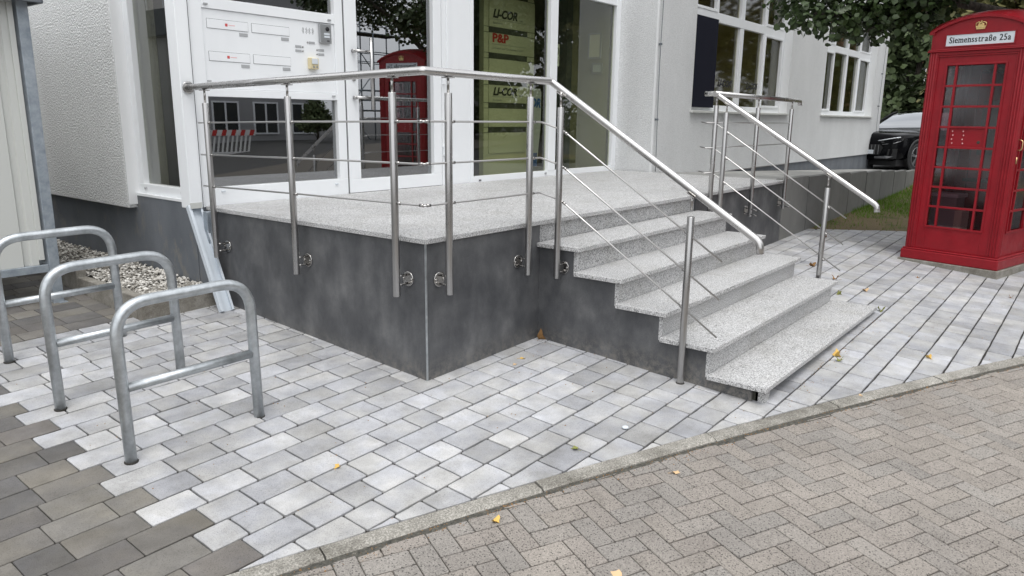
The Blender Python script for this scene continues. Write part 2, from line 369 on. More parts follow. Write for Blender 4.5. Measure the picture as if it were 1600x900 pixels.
def lettering(txt, size, origin, right, up, m, parent, width=None, height=None, is_local=False, name='lettering', **kw):
    me = text_mesh(txt, size, **kw); me.name = name
    co = np.empty(len(me.vertices)*3); me.vertices.foreach_get('co', co); co = co.reshape(-1, 3)
    if width: co[:, 0] *= width/(co[:, 0].max()-co[:, 0].min()); co[:, 0] -= co[:, 0].min()
    if height: co[:, 1] -= co[:, 1].min(); co[:, 1] *= height/co[:, 1].max()
    r = np.array(Vector(right).normalized()); u = np.array(Vector(up).normalized()); nn = np.cross(r, u)
    w = np.array(origin) + co[:, :1]*r + co[:, 1:2]*u + co[:, 2:3]*nn
    me.vertices.foreach_set('co', w.ravel()); me.materials.clear(); me.materials.append(m); me.update()
    o = bpy.data.objects.new(name, me); COL.objects.link(o)
    if is_local: o.parent = parent
    else: attach(o, parent)
    return o

# ================================================================== SETTING: ground, paving, kerb, road
def sheet(name, xs, ys, zf, m, label=None):
    mb = MB(); b = 0
    for x in xs:
        for y in ys: mb.v.append((x, y, zf(x, y)))
    ny = len(ys)
    for i in range(len(xs)-1):
        for j in range(ny-1): mb.face([i*ny+j, (i+1)*ny+j, (i+1)*ny+j+1, i*ny+j+1], True)
    o = mb.build(name, m, fix=False); o['kind'] = 'structure'; return o
ax = [-600, -120, -30, -12, -8, -5, -3, -1, 1, 3, 5, 7, 9, 11, 13, 14, 15, 17, 19, 22, 28, 60, 200, 700]
ay = [-600, -150, -60, -30, -20, -14, -10, -7, -5, -3.4, -2, -1, 0, 1, 2, 3, 5, 7, 10, 20, 60, 200, 600]
ground = sheet('ground', ax, ay, lambda x, y: G(x, y)-.07, M_asph)
def inview(x, y, z, pad=60):
    d = Vector((x, y, z)) - CAM; f = d.dot(Fw)
    if f < .3: return False
    px = 800 + FPX*d.dot(Rt)/f; py = 450 - FPX*d.dot(Up)/f
    return -pad < px < 1600+pad and -pad < py < 900+pad
def clip(poly, nx, ny, c):               # keep nx*x+ny*y <= c
    out = []
    for i in range(len(poly)):
        p, q = poly[i], poly[(i+1) % len(poly)]; a = nx*p[0]+ny*p[1]-c; b = nx*q[0]+ny*q[1]-c
        if a <= 0: out.append(p)
        if a*b < 0: t = a/(a-b); out.append((p[0]+(q[0]-p[0])*t, p[1]+(q[1]-p[1])*t))
    return out
def area(p): return .5*abs(sum(p[i][0]*p[(i+1) % len(p)][1]-p[(i+1) % len(p)][0]*p[i][1] for i in range(len(p))))
def stone(poly, ch, depth, jit, r):      # stone with a chamfered, slightly uneven rim; top at z = 0
    pts = []
    for i in range(len(poly)):
        p, q = poly[i], poly[(i+1) % len(poly)]; ln = math.hypot(q[0]-p[0], q[1]-p[1])
        cut = min(.0055 if jit > .001 else .005, ln*.2)/max(ln, 1e-6)
        pts.append((p[0]+(q[0]-p[0])*cut, p[1]+(q[1]-p[1])*cut))
        if ln > .05: pts.append(((p[0]+q[0])/2+r.uniform(-jit, jit), (p[1]+q[1])/2+r.uniform(-jit, jit)))
        pts.append((q[0]+(p[0]-q[0])*cut, q[1]+(p[1]-q[1])*cut))
    cx = sum(p[0] for p in pts)/len(pts); cy = sum(p[1] for p in pts)/len(pts)
    top = []
    for x, y in pts:
        d = math.hypot(x-cx, y-cy) or 1; k = max(0, 1-ch*1.25/d); top.append((cx+(x-cx)*k, cy+(y-cy)*k, r.uniform(-.0004, .0004)))
    n = len(pts); v = top + [(x, y, -ch*.9) for x, y in pts] + [(x, y, -depth) for x, y in pts]
    f = [list(range(n))] + [[j, n+j, n+(j+1) % n, (j+1) % n] for j in range(n)] + [[n+j, 2*n+j, 2*n+(j+1) % n, n+(j+1) % n] for j in range(n)]
    if area([(p[0], p[1]) for p in v[:n]]) and sum(v[i][0]*v[(i+1) % n][1]-v[(i+1) % n][0]*v[i][1] for i in range(n)) < 0: f = [q[::-1] for q in f]
    return v, f
def lay(name, root, pieces, m, m_attr, ch, depth, jit, zoff, far_name):
    # pieces: (poly local, cx, cy, rot, tone, key or None); the largest in view become parts of their own
    r = random.Random(3); scored = []
    for p in pieces:
        x, y = p[1], p[2]; z = G(x, y); d = (Vector((x, y, z))-CAM).length
        vis = inview(x, y, z, 20) and not (0 < x < CE and y > 0) and not (1.2 < x < 3.6 and y > -1.4)
        scored.append((-(area(p[0])*1.6/d**3 if vis else 0), len(scored), p))
    scored.sort(key=lambda t: (t[0], t[1])); cache = {}; far = MB(); tones = []
    tilt = (math.atan(GY), -math.atan(GX))
    for k, (s_, _, p) in enumerate(scored):
        poly, x, y, rot, tn, key = p; z = G(x, y) + zoff + r.uniform(-.0012, .0012)
        if s_ < 0 and k < 298:
            ck = (key, r.randrange(3)) if key else None
            if ck and ck in cache: me = cache[ck]
            else:
                v, f = stone(poly, ch, depth, jit, r); mb = MB(); mb.add(v, f); me = mb.mesh(name, m, fix=False)
                if ck: cache[ck] = me
            o = bpy.data.objects.new(name, me); COL.objects.link(o); o.parent = root
            o.location = (x, y, z); o.rotation_euler = (tilt[0]*math.cos(rot)+tilt[1]*math.sin(rot)*-1 + r.uniform(-.004, .004), -tilt[0]*math.sin(rot)+tilt[1]*math.cos(rot) + r.uniform(-.004, .004), rot)
            o.rotation_mode = 'XYZ'
            M = Matrix.Translation((x, y, z)) @ Matrix(((1, 0, 0, 0), (0, 1, 0, 0), (GX, GY, 1, 0), (0, 0, 0, 1)))
            q = Vector((-GX, -GY, 1)).rotation_difference(Vector((0, 0, 1))).inverted()
            o.rotation_euler = (q.to_matrix() @ Matrix.Rotation(rot, 3, 'Z') @ Matrix.Rotation(r.uniform(-.004, .004), 3, 'X') @ Matrix.Rotation(r.uniform(-.004, .004), 3, 'Y')).to_euler()
            o.color = (*tn, 1)
        else:
            v, f = stone(poly, ch, depth, jit, r); c, s = math.cos(rot), math.sin(rot)
            vv = [(x+a*c-b*s, y+a*s+b*c, z+h+GX*(a*c-b*s)*(1 if x < 14 else -.5)+GY*(a*s+b*c)) for a, b, h in v]
            far.add(vv, f); tones += [(*tn, 1)]*len(v)
    if far.v:
        me = far.mesh(far_name, m_attr, fix=False); at = me.color_attributes.new('tone', 'FLOAT_COLOR', 'POINT')
        at.data.foreach_set('color', np.array(tones, dtype=np.float32).ravel())
        o = link(me, far_name, root); o['kind'] = 'stuff'
# --- rows of pavers
PR = .1665; Y0 = -.093; JT = .0062
r1 = random.Random(11); light, dark = [], []
def ltone():
    k = r1.choices([.335, .38, .41, .44, .475], [2, 3, 4, 4, 2])[0]*r1.uniform(.97, 1.03); w = r1.uniform(-.004, .008); return (k*.995-w*.2, k, k*1.014+w*.6)
def dtone():
    b = r1.choice([(.165, .154, .136), (.122, .114, .106), (.146, .135, .124), (.118, .113, .108), (.175, .165, .146)]); k = r1.uniform(.9, 1.1); return tuple(c*k for c in b)
def do_row(j):
    y0 = Y0 + j*PR; y1 = y0 + PR; yc = (y0+y1)/2
    xb = (-1.87 if j % 2 == 1 else -1.76) + r1.uniform(-.02, .02) if yc > -.2 else (-1.69 + r1.uniform(-.05, .04) if j % 2 == 0 else -1.78)
    if yc > 2.43: xb = 1e9
    back = yc > 2.43
    def fill(xs, xe, dirn, out, tf):
        x = xs; last = 0
        while (x < xe) if dirn > 0 else (x > xe):
            ln = r1.choices([.166, .208, .25, .291], [4, 3, 3, 3])[0]
            a, b_ = (x, x+ln) if dirn > 0 else (x-ln, x)
            x = x+ln if dirn > 0 else x-ln
            emit(a, b_, y0, y1, out, tf(), ln)
    def emit(a, b_, y0, y1, out, tn, ln):
        yc = (y0+y1)/2; xc = (a+b_)/2
        if 0.03 < a and b_ < CE-.02 and y0 > .02: return
        if A+.06 < a and b_ < B-.06 and y0 > -1.62: return
        if y1 < kerb(xc) - .2: return
        jy = JT*(1.75 if tn[0] > .25 else .9); jx = JT*(1.5 if tn[0] > .25 else .7); poly = [(a+jx/2, y0+jy/2), (b_-jx/2, y0+jy/2), (b_-jx/2, y1-jy/2), (a+jx/2, y1-jy/2)]; full = True
        k = kslope(xc); c0 = kerb(xc) - k*xc        # keep y >= kx + c0 + gap
        p2 = clip(poly, k, -1, -(c0+.004))
        if xc > 4: p2 = clip(p2, 1, .945, 7.33) if p2 else p2
        if back and p2: p2 = clip(p2, 1, 0, -.675)
        if not p2 or len(p2) < 3 or area(p2) < .0012: return
        full = abs(area(p2)-area(poly)) < 1e-6
        cx, cy = (a+b_)/2, yc
        loc = [(p[0]-cx, p[1]-cy) for p in p2]
        out.append((loc, cx, cy, 0, tn, round(ln, 3) if full else None))
    if back: fill(-.60, -4.2, -1, dark, dtone); return
    xmax = 1.16 if yc > -1.7 and False else 9.0
    if yc > .02: xmax = .02
    fill(xb, xmax, 1, light, ltone)
    if yc > -3 : fill(xb, -4.2, -1, dark, dtone)
for j in range(-24, 36): do_row(j)
pavement = sheet('pavement', [-4.4, -3, -2, -1, 0, 1, 2, 3, 4, 5, 6, 7, 8.2], [0, .25, .5, .75, 1], lambda x, y: 0, M_sand)
for v in pavement.data.vertices:           # bedding sand under the joints, edge follows the kerb
    x = v.co.x; t = v.co.y; yb = kerb(x)-.02; yt = 6.2 if x <= 0 else .1
    v.co.y = yb + (yt-yb)*t; v.co.z = G(x, v.co.y) - .013
lay('paver', pavement, light, M_pav, M_pav_a, .0030, .045, .0028, 0, 'distant_pavers')
darkpav = sheet('forecourt', [-4.2, -2], [2.4, 6.1], lambda x, y: G(x, y)-.012, M_sand)
lay('dark_paver', darkpav, dark, M_pav, M_pav_a, .0022, .045, .0008, 0, 'distant_dark_pavers')
# --- kerb
kroot = sheet('kerb', [-4.4, -3.4], [0, 1], lambda x, y: G(x, kerb(x)-.1+.08*y)-.03, M_oldconc)
kx = [-4.45, -3.45, -2.47, -1.485, -.50, .55, 1.49, 2.44, 3.38, 4.33, 5.27, 6.2, 7.1, 8.0, 8.9]
KW = .082
def kpt(x, d): s = kslope(x); n_ = math.hypot(1, s); return Vector((x + s/n_*d, kerb(x) - d/n_, 0))   # d towards the road
for a, b_ in zip(kx[:-1], kx[1:]):
    mb = MB(); ns = 6; prof = [(0, -.10), (0, -.001), (.006, .003), (KW-.014, .001), (KW, -.008), (KW, -.10)]; jz = random.uniform(-.003, .003)
    for i in range(ns+1):
        x = a+.004 + (b_-a-.008)*i/ns
        for d, z in prof: p = kpt(x, d); mb.v.append((p.x, p.y, G(p.x, p.y)+z+jz + random.uniform(-.0007, .0007)))
    m_ = len(prof)
    for i in range(ns):
        for j in range(m_-1): mb.face([i*m_+j, i*m_+j+1, (i+1)*m_+j+1, (i+1)*m_+j])
    mb.face(list(range(m_))); mb.face(list(range(ns*m_, ns*m_+m_))[::-1])
    mb.build('kerb_stone', M_kerb, kroot)
# --- road
RZ = -.018
road = sheet('road', ax[:6]+[-3, -2, -1, 0, 1, 2, 3, 4, 5, 6, 7, 8]+ax[12:], [i/40 for i in range(41)], lambda x, y: 0, M_rsand)
for v in road.data.vertices:
    x = max(-40, min(v.co.x, 60)); yb = kerb(x) - KW + .0; yt = -7.5 if x < 6 else yb-6; t = v.co.y
    v.co.x = x; v.co.y = yb + (yt-yb)*t; v.co.z = G(x, v.co.y) + RZ - .006
gut = MB()
for i in range(81):
    x = -4.4 + i*.165
    for d in (KW-.004, KW+.025, KW+.052+.022*math.sin(i*1.9)+.012*math.sin(i*5.3)):
        p = kpt(x, d); gut.v.append((p.x, p.y, G(p.x, p.y)+RZ+(.004 if d < KW+.04 else -.004)+random.uniform(-.002, .003)))
for i in range(80):
    for j in range(2): gut.face([i*3+j, i*3+j+1, (i+1)*3+j+1, (i+1)*3+j], True)
gut.build('gutter_dirt', M_moss, road, kind='stuff', fix=False)
bricks = []; TH = math.radians(-23.8); U = .2015; u_ = (math.cos(TH), math.sin(TH)); v_ = (-math.sin(TH), math.cos(TH)); ox, oy = -.866, -1.517; S = U/2
def btone():
    k = r1.uniform(.93, 1.08); b = r1.choice([(.272, .248, .226), (.268, .248, .228), (.258, .242, .225), (.274, .250, .226)]); return tuple(c*k for c in b)
def brick_at(a, b_, w, h):
    a0, b0 = a*S, b_*S; cx = a0+w*S/2; cy = b0+h*S/2
    X = ox+u_[0]*cx+v_[0]*cy; Y = oy+u_[1]*cx+v_[1]*cy
    if X < -3.3 or X > 10 or Y > kerb(X)-KW+.10 or Y < -8.4 or Y < kerb(X)-(4.6 if X > .5 else 2.8): return
    L_, W_ = (w*S-.0045)/2, (h*S-.0045)/2
    poly = [(-L_, -W_), (L_, -W_), (L_, W_), (-L_, W_)]
    k = kslope(X); c0 = kerb(X)-k*X; gap = (KW+.016)*math.hypot(1, k)
    wp = [(X+u_[0]*p[0]+v_[0]*p[1], Y+u_[1]*p[0]+v_[1]*p[1]) for p in poly]
    cp = clip(wp, -k, 1, c0-gap)
    if len(cp) < 3 or area(cp) < .0025: return
    full = abs(area(cp)-area(wp)) < 1e-6
    if full:
        if h > w: bricks.append(([(-W_, -L_), (W_, -L_), (W_, L_), (-W_, L_)], X, Y, TH+PI/2, btone(), 'b'))
        else: bricks.append((poly, X, Y, TH, btone(), 'b'))
    else: bricks.append(([(p[0]-X, p[1]-Y) for p in cp], X, Y, 0, btone(), None))
for k in range(-110, 130):
    for m_ in range(-70, 70):
        if -60 < k+4*m_ < 170:
            brick_at(k+4*m_, k, 2, 1); brick_at(k+2+4*m_, k-1, 1, 2)
lay('brick', road, bricks, M_brick, M_brick_a, .0030, .03, .0010, RZ+.004, 'distant_bricks')

# ================================================================== entrance platform and stairs
plat = thing('entrance_platform', 'raised entrance platform with anthracite panelled sides and pale granite slabs on top', 'platform', (0, 0, 0))
mb = MB(); mb.box(.02, .02, -.2, CE-.02, D-.02, H-.035); mb.build('core', M_shadow, plat)
def panel(pts, off, name='cladding_panel', par=plat, m=M_clad, bevel=0): return MB().prism(pts, off).build(name, m, par, bevel)
panel([(0, .006, -.2), (0, D+.0, -.2), (0, D+.0, H-.032), (0, .006, H-.032)], (.018, 0, 0))
panel([(.006, 0, -.2), (A-.0, 0, -.2), (A-.0, 0, H-.032), (.006, 0, H-.032)], (0, .018, 0))
panel([(B+.001, 0, -.2), (CE, 0, -.2), (CE, 0, H-.032), (B+.001, 0, H-.032)], (0, .018, 0))
MB().box(-.003, -.003, -.15, .006, .006, H-.031).build('corner_trim', M_galv, plat)
sx = [-.025, 1.3, 2.55, 3.8, 5.0, CE+.004]; sy = [-.025, .80, 1.61, D-.005]
for i in range(5):
    for j in range(3):
        MB().box(sx[i]+.002, sy[j]+.002, H-.03, sx[i+1]-.002, sy[j+1]-.002, H+random.uniform(-.0005, .0005)).build('granite_slab', M_granite, plat, .0025)
stairs = thing('entrance_steps', 'five granite steps with pale speckled treads leading up to the entrance platform', 'steps', (A, TY[0], 0))
rn = [y+.04 for y in TY]               # riser faces
for k in range(5):
    yb = rn[k+1]+.0 if k < 4 else .0
    MB().box(A-.038, TY[k], TZ[k]-.03, B+.038, yb-.0015, TZ[k]).build('tread', M_granite, stairs, .003)
for k in range(5):                      # riser above each tread
    yr = rn[k+1] if k < 4 else .018
    zt = TZ[k+1]-.0315 if k < 4 else H-.0315
    MB().box(A-.001, yr, TZ[k]-.028, B+.001, yr+.025, zt).build('riser', M_granite, stairs, .0015)
core = MB()
for k in range(5):
    yb = rn[k+1]+.026 if k < 4 else .0
    core.box(A+.03, rn[k]+.03, -.2, B-.03, .015, TZ[k]-.031)
core.build('core', M_shadow, stairs)
for X, s_ in ((A, 1), (B, -1)):
    pl = [(0.0, -.2), (rn[0]+.06, -.2), (rn[0]+.06, TZ[0]-.031)]
    for k in range(1, 5): pl += [(rn[k]+.0255, TZ[k-1]-.031), (rn[k]+.0255, TZ[k]-.031)]
    pl += [(-.0005, TZ[4]-.031)]
    for (y, z) in []: pass
    MB().prism([(X, y, z) for y, z in pl], (.018*s_, 0, 0)).build('side_cladding', M_clad, stairs)
for x in (A+.03, B-.11): MB().box(x, rn[0]-.015, -.2, x+.07, rn[0]+.045, TZ[0]-.031).build('foot_block', M_granite, stairs)

# ================================================================== railings
PR_ = .0225; RR = .0235; ZR = 1.845
def saddle(par, x, y, z, tilt=0):
    MB().tube([(x, y, z-.115), (x, y, z-.012)], .008, 10).build('pin', M_chrome, par)
    mb = MB(); mb.obox((x, y, z-.026), (.028, 0, 0), (0, .028*math.cos(tilt), .028*math.sin(tilt)), (0, 0, .003)); mb.build('saddle', M_chrome, par, .002)
def post(par, x, y, z0, z1, zr, wall=None, tilt=0):
    MB().lathe([(.021, 0), (PR_, .003), (PR_, z1-z0-.003), (.021, z1-z0)], (x, y, z0), 20).build('post', M_steel, par)
    saddle(par, x, y, zr, tilt)
    if wall:                             # wall = point on the cladding, bracket with round plate and pins
        w = Vector(wall); p = Vector((x, y, w.z)); d = (p-w); d.z = 0; dn = Vector((round(d.normalized().x), round(d.normalized().y), 0)); side = dn.cross(Vector((0, 0, 1)))
        bk = MB().lathe([(.045, 0), (.047, .003), (.047, .007), (.043, .009)], w, 28, dn).build('bracket', M_chrome, par)
        L_ = abs(d.dot(dn))
        for dz in (-.027, .027): MB().tube([w+Vector((0, 0, dz))+dn*.005, w+Vector((0, 0, dz))+dn*L_], .0075, 10).build('bracket_pin', M_chrome, bk)
        for sd_ in (-.032, .032): MB().lathe([(.008, 0), (.009, .003), (.007, .006), (.002, .007)], w+side*sd_+dn*.009, 10, dn).build('bolt', M_chrome, bk)
def ferrule(par, p, d): d = Vector(d).normalized(); MB().tube([Vector(p)-d*.014, Vector(p)+d*.014], .0095, 10).build('clamp', M_chrome, par)
rl = thing('railing', 'long stainless steel railing round the platform corner and down the left of the steps', 'railing', (-.1, -.1, 0))
path = [(-.1, D-.03, ZR-.05), (-.1, 1.2, ZR-.024), (-.1, -.1, ZR+.002), (1.1, -.1, ZR-.003), (1.1, -1.535, .962), (1.1, -1.598, .925), (1.1, -1.6, .862)]
hp = [Vector(path[0]), Vector(path[1])] + [Vector(p) for p in fillet([path[1], path[2], path[3]], .012, 2)[1:-1]] + [Vector(p) for p in fillet([path[2], path[3], path[4]], .02, 3)[1:-1]]
hp += fillet([path[4], (1.1, -1.605, .918), (1.1, -1.612, .850)], .05, 7)
MB().tube(hp, RR, 22).build('handrail', M_rail, rl)
MB().lathe([(.03, 0), (.045, .004), (.046, .008), (.042, .010), (.028, .010)], (-.1, D-.020, ZR-.05), 24, (0, -1, 0)).build('wall_flange', M_steel, rl)
for (x, y, w) in ((-.1, 2.165, (0, 2.165, .60)), (-.1, 1.150, (0, 1.150, .62)), (-.1, .150, (0, .150, .63))): post(rl, x, y, .535+(.0 if y < 2 else -.01), 1.735-.04*(y > 2)-.015*(y > 1), ZR-.022*y, w)
for x in (.100, .880): post(rl, x, -.1, .55, 1.735, ZR, (x+.01, 0, .63))
sl = math.atan((ZR-.962)/(1.535-.1))
post(rl, 1.075, -.205, .51, 1.672, ZR-.062, (A, -.215, .58), sl)
post(rl, 1.1, -1.17, -.05, 1.028, 1.128+.055, None, sl)
MB().lathe([(PR_, -.02), (.028, .001), (.026, .003), (PR_, .003)], (1.1, -1.17, G(1.1, -1.17)), 18).build('foot_collar', M_sand, rl)  # dark ring round the post foot where it meets the paving
bar_z = (1.575, 1.340, 1.105)
for z in bar_z:
    d0 = z-.042
    bp_ = [Vector((-.1, 2.28, z-.038)), Vector((-.1, 1.1, z-.016))] + fillet([(-.1, 1.1, z-.016), (-.1, -.1, z), (1.0, -.1, z), (1.1, -.205, z-.052), (1.1, -1.39, z-.052-.633*1.185)], .015, 3)[1:]
    MB().tube(bp_, .006, 8).build('bar', M_bar, rl)
    for y in (2.165, 1.15, .15): ferrule(rl, (-.1, y-.035, z-.02*y*.85), (0, 1, .015))
    for x in (.1, .88): ferrule(rl, (x+.036, -.1, z), (1, 0, 0))
    ferrule(rl, (-.1, -.075, z), (0, 1, 0)); ferrule(rl, (-.07, -.1, z), (1, 0, 0)); ferrule(rl, (1.1, -.235, z-.052-.633*.03), (0, -1, -.633)); ferrule(rl, (1.1, -1.15, z-.052-.633*.945), (0, -1, -.633))
rr_ = thing('railing', 'shorter stainless steel railing down the right of the steps, nearer the red telephone box', 'railing', (3.8, -.1, 0))
MB().tube(fillet([(3.74, -.1, ZR-.002), (6.10, -.1, ZR-.008), (6.185, -.1, ZR-.010), (6.188, -.1, ZR-.062)], .03, 5), RR, 20).build('handrail', M_rail, rr_)
MB().tube([Vector((3.8, .02, ZR))]+fillet([(3.8, .02, ZR), (3.8, -.085, ZR+.001), (3.8, -1.53, .955)], .02, 4)[1:-1]+fillet([(3.8, -1.53, .955), (3.8, -1.605, .908), (3.8, -1.612, .850)], .05, 7), RR, 22).build('stair_handrail', M_rail, rr_)
post(rr_, 3.80, -.1, .55, 1.735, ZR, (3.81, 0, .63)); post(rr_, 4.87, -.1, .575, 1.735, ZR, (4.98, 0, .630)); post(rr_, 5.92, -.1, .575, 1.735, ZR, (6.03, 0, .635))
post(rr_, 3.80, -.205, .30, 1.672, ZR-.072, None, sl)
post(rr_, 3.80, -1.19, -.05, 1.030, 1.16, None, sl)
for z in bar_z:
    MB().tube([(3.60, -.1, z+.002), (5.90, -.1, z+.002)], .005, 8).build('bar', M_bar, rr_)
    MB().tube([(3.8, .04, z+.006), (3.8, -.13, z-.020), (3.8, -1.37, z+.006-.575*1.4)], .006, 8).build('stair_bar', M_bar, rr_)
    ferrule(rr_, (3.8, -.235, z-.095), (0, -1, -.6)); ferrule(rr_, (3.8, -1.215, z+.006-.575*1.255), (0, -1, -.6))

# ================================================================== office building
bld = thing('office_building', 'white rendered office building with glazed entrance front and tall gridded windows', 'building', (-.03, D, 0))
HB = 6.2
def wall(name, x0, y0, z0, x1, y1, z1, m): return MB().box(x0, y0, z0, x1, y1, z1).build(name, m, bld)
# left wing facing the bicycle stands
MB().box(-.13, 3.49, .80, .25, 12, HB).build('rough_rendered_wall', M_rough, bld, .006)
wall('reveal', -.127, 3.474, .83, .2, 3.4895, HB, M_smooth)
wall('plinth', -.055, D+.12, -.2, .2, 12, .925, M_plinth)
wall('plinth', -.05, D+.0, -.2, .1, D+.119, .885, M_plinth)
wall('wall_above_entrance', -.02, D+.02, 3.52, 6.19, D+.4, HB, M_stucco)
wall('wall_above_side_window', -.06, D+.41, 3.42, .2, 3.473, HB, M_stucco)
# right wing
WY = D1
def wallseg(x0, x1, z0, z1): MB().box(x0, WY, z0, x1, WY+.35, z1).build('rendered_wall', M_stucco, bld)
XE = 18.62
wx = [(7.34, 11.42), (13.55, 17.62)]; ZS, ZH = 1.74, 3.88
wallseg(6.19, 7.34, .80, HB); wallseg(11.42, 13.55, .80, HB); wallseg(17.62, XE, .80, HB)
for a, b_ in wx:
    wallseg(a, b_, .80, ZS-.02); wallseg(a, b_, ZH, HB)
wall('entrance_side_wall', 6.192, WY+.351, .80, 6.5, D+4.4, HB, M_stucco)
wall('plinth', 6.20, WY+.03, -.2, XE-.03, WY+.3, .799, M_plinth)
wall('corner_bead', 6.184, WY-.004, .80, 6.215, WY+.02, HB, M_smooth)
wall('end_wall', XE-.34, WY+.351, .0, XE-.001, 13, HB, M_stucco)
wall('roof', -.3, D+.45, HB, XE+.3, 13, HB+.25, M_fascia)
wall('roof', 6.0, 1.6, HB+.001, XE+.3, D+.449, HB+.251, M_fascia)
# tall windows of the right wing
def big_window(x0, x1, blind):
    yf = WY+.15; f = MB(); bz = [ZS+.0, ZS+.11, 3.10, 3.22, ZH-.02, ZH]
    f.box(x0, yf, ZS, x1, yf+.07, ZS+.09); f.box(x0, yf, ZH-.09, x1, yf+.07, ZH)
    f.box(x0, yf+.001, ZS+.09, x0+.10, yf+.069, ZH-.09); f.box(x1-.10, yf+.001, ZS+.09, x1, yf+.069, ZH-.09)
    q = (x1-x0)/4; xs = [x0+.10, x0+q+.02, x0+2*q, x0+3*q-.02, x1-.10]
    f.box(x0+.10, yf-.006, 3.08, x1-.10, yf+.06, 3.22)
    for i, w_ in ((1, .035), (2, .075), (3, .04)): f.box(xs[i]-w_, yf-.003, ZS+.09, xs[i]+w_, yf+.066, 3.08); f.box(xs[i]-w_, yf-.003, 3.22, xs[i]+w_, yf+.066, ZH-.09)
    for i in (0, 3):
        for za, zb in ((ZS+.09, 3.08), (3.22, ZH-.09)):
            a = xs[i]+(.0 if i == 0 else .04); b_ = xs[i+1]-(.035 if i == 0 else 0); t = .04
            f.box(a, yf-.015, za, b_, yf+.04, za+t); f.box(a, yf-.015, zb-t, b_, yf+.04, zb); f.box(a, yf-.014, za+t, a+t, yf+.04, zb-t); f.box(b_-t, yf-.014, za+t, b_, yf+.04, zb-t)
    w = f.build('window', M_pvc, bld, .003)
    for i in range(4):
        for za, zb in ((ZS+.09, 3.08), (3.22, ZH-.09)):
            MB().box(xs[i]+.004, yf+.045, za+.003, xs[i+1]-.004, yf+.055, zb-.003).build('pane', M_glass_win, w)
    s = MB().prism([(x0-.05, WY-.05, ZS-.035), (x0-.05, WY-.05, ZS-.005), (x0-.05, yf+.01, ZS+.006), (x0-.05, yf+.01, ZS-.024)], (x1-x0+.10, 0, 0)); s.build('sill', M_cream, w, .002)
    for x, ww in ((x0, -1), (x1, 1)): MB().box(x-.0015, WY+.002, ZS+.006, x+.0015, yf-.001, ZH).build('reveal', M_smooth, w)
    if blind: MB().box(xs[0]+.01, yf-.045, ZS+.05, xs[1]-.045, yf-.03, 3.11).build('blind', M_blind, w, .002)
    # the room behind
    MB().box(x0-.5, yf+2.6, .8, x1+.5, yf+2.7, 4.2).build('room_wall', M_room, w)
    MB().box(x0-.5, yf+.25, ZS-.9, x1+.5, yf+2.6, ZS-.85).build('room_floor', M_roomfloor, w)
    MB().box(x0-.5, yf+.25, ZH+.1, x1+.5, yf+2.6, ZH+.2).build('room_ceiling', M_ceil, w)
    for x in (x0-.55, x1+.5): MB().box(x, yf+.25, .8, x+.05, yf+2.6, 4.2).build('room_wall', M_room, w)
    return w
w1 = big_window(*wx[0], True); w2 = big_window(*wx[1], False)
for x in (8.64, 9.83): lettering('LI-COR', .1, (x, WY+.192, 2.13), (1, 0, 0), (0, 0, 1), M_black, w1, width=.55, height=.115, shear=.35, bold=.004, extrude=.0005)
# lit lamp seen through the window beside the blind
em = mat('lit_lamp', (1, .55, .2), .5); em.node_tree.nodes['Principled BSDF'].inputs['Emission Color'].default_value = (1, .50, .18, 1); em.node_tree.nodes['Principled BSDF'].inputs['Emission Strength'].default_value = 2.6
lampo = MB().box(8.86, WY+.9, 3.20, 9.16, WY+.98, 3.29).build('wall_lamp', em)
tagm(lampo, 'small orange lit lamp inside the tall window next to the dark blind', 'lamp')
# cable down the right wing and at its far end
def cable(label, x, yw, z0, z1, stands):
    c = thing('lightning_conductor', label, 'cable', (x, yw-.05, z0))
    P = [(x+.012*math.sin(z*1.7), yw-.035-.006*math.sin(z*2.3), z) for z in np.linspace(z0, z1, 16)]
    MB().tube(P, .0045, 6).build('wire', M_fascia, c)
    for z in stands: MB().box(x-.014, yw-.045, z-.014, x+.014, yw+.002, z+.014).build('clip', M_fascia, c, .003)
    return c
cable('thin grey lightning conductor wire clipped to the wall beside the entrance glazing', 6.24, WY, .9, HB, (1.60, 2.58, 3.9))
cable('thin grey lightning conductor wire clipped to the far end of the white wing', 18.2, WY, .55, HB, (1.3, 2.0, 2.8))
# --- entrance front: frames in the plane y = D
yf0, yf1 = D, D+.065
def member(f, x0, z0, x1, z1, a=0, b_=0): f.box(x0, yf0+a, z0, x1, yf1+b_, z1)
m1 = MB()
member(m1, -.03, .885, 1.405, 1.035); member(m1, -.03, 1.035, .07, 3.45, .001); member(m1, 1.315, 1.035, 1.405, 3.45, .001)
member(m1, .07, 1.735, 1.315, 1.795, .002); member(m1, .07, 2.385, 1.315, 2.465, .002); member(m1, -.03, 3.45, 1.405, 3.52)
win_l = m1.build('letterbox_bay', M_pvc, bld, .003)
MB().box(.07, D+.045, 1.036, 1.315, D+.053, 1.734).build('pane', M_glass_dark, win_l)
MB().box(.07, D+.045, 2.466, 1.315, D+.053, 3.449).build('pane', M_glass_dark, win_l)
lb = MB().box(.072, D+.012, 1.797, 1.313, D+.03, 2.383).build('letterbox_panel', M_pvc, bld, .002)
def face_on(x0, z0, x1, z1, proud=.004, m=M_pvc, name='letter_flap', par=None, bev=.0012): return MB().box(x0, D+.012-proud, z0, x1, D+.0125, z1).build(name, m, par or lb, bev)
M_tag = mat('grey_name_tag', (.38, .39, .40), .4); M_gap = mat('dark_gap', (.10, .10, .11), .6); M_redp = mat('red_print', (.55, .06, .06), .5)
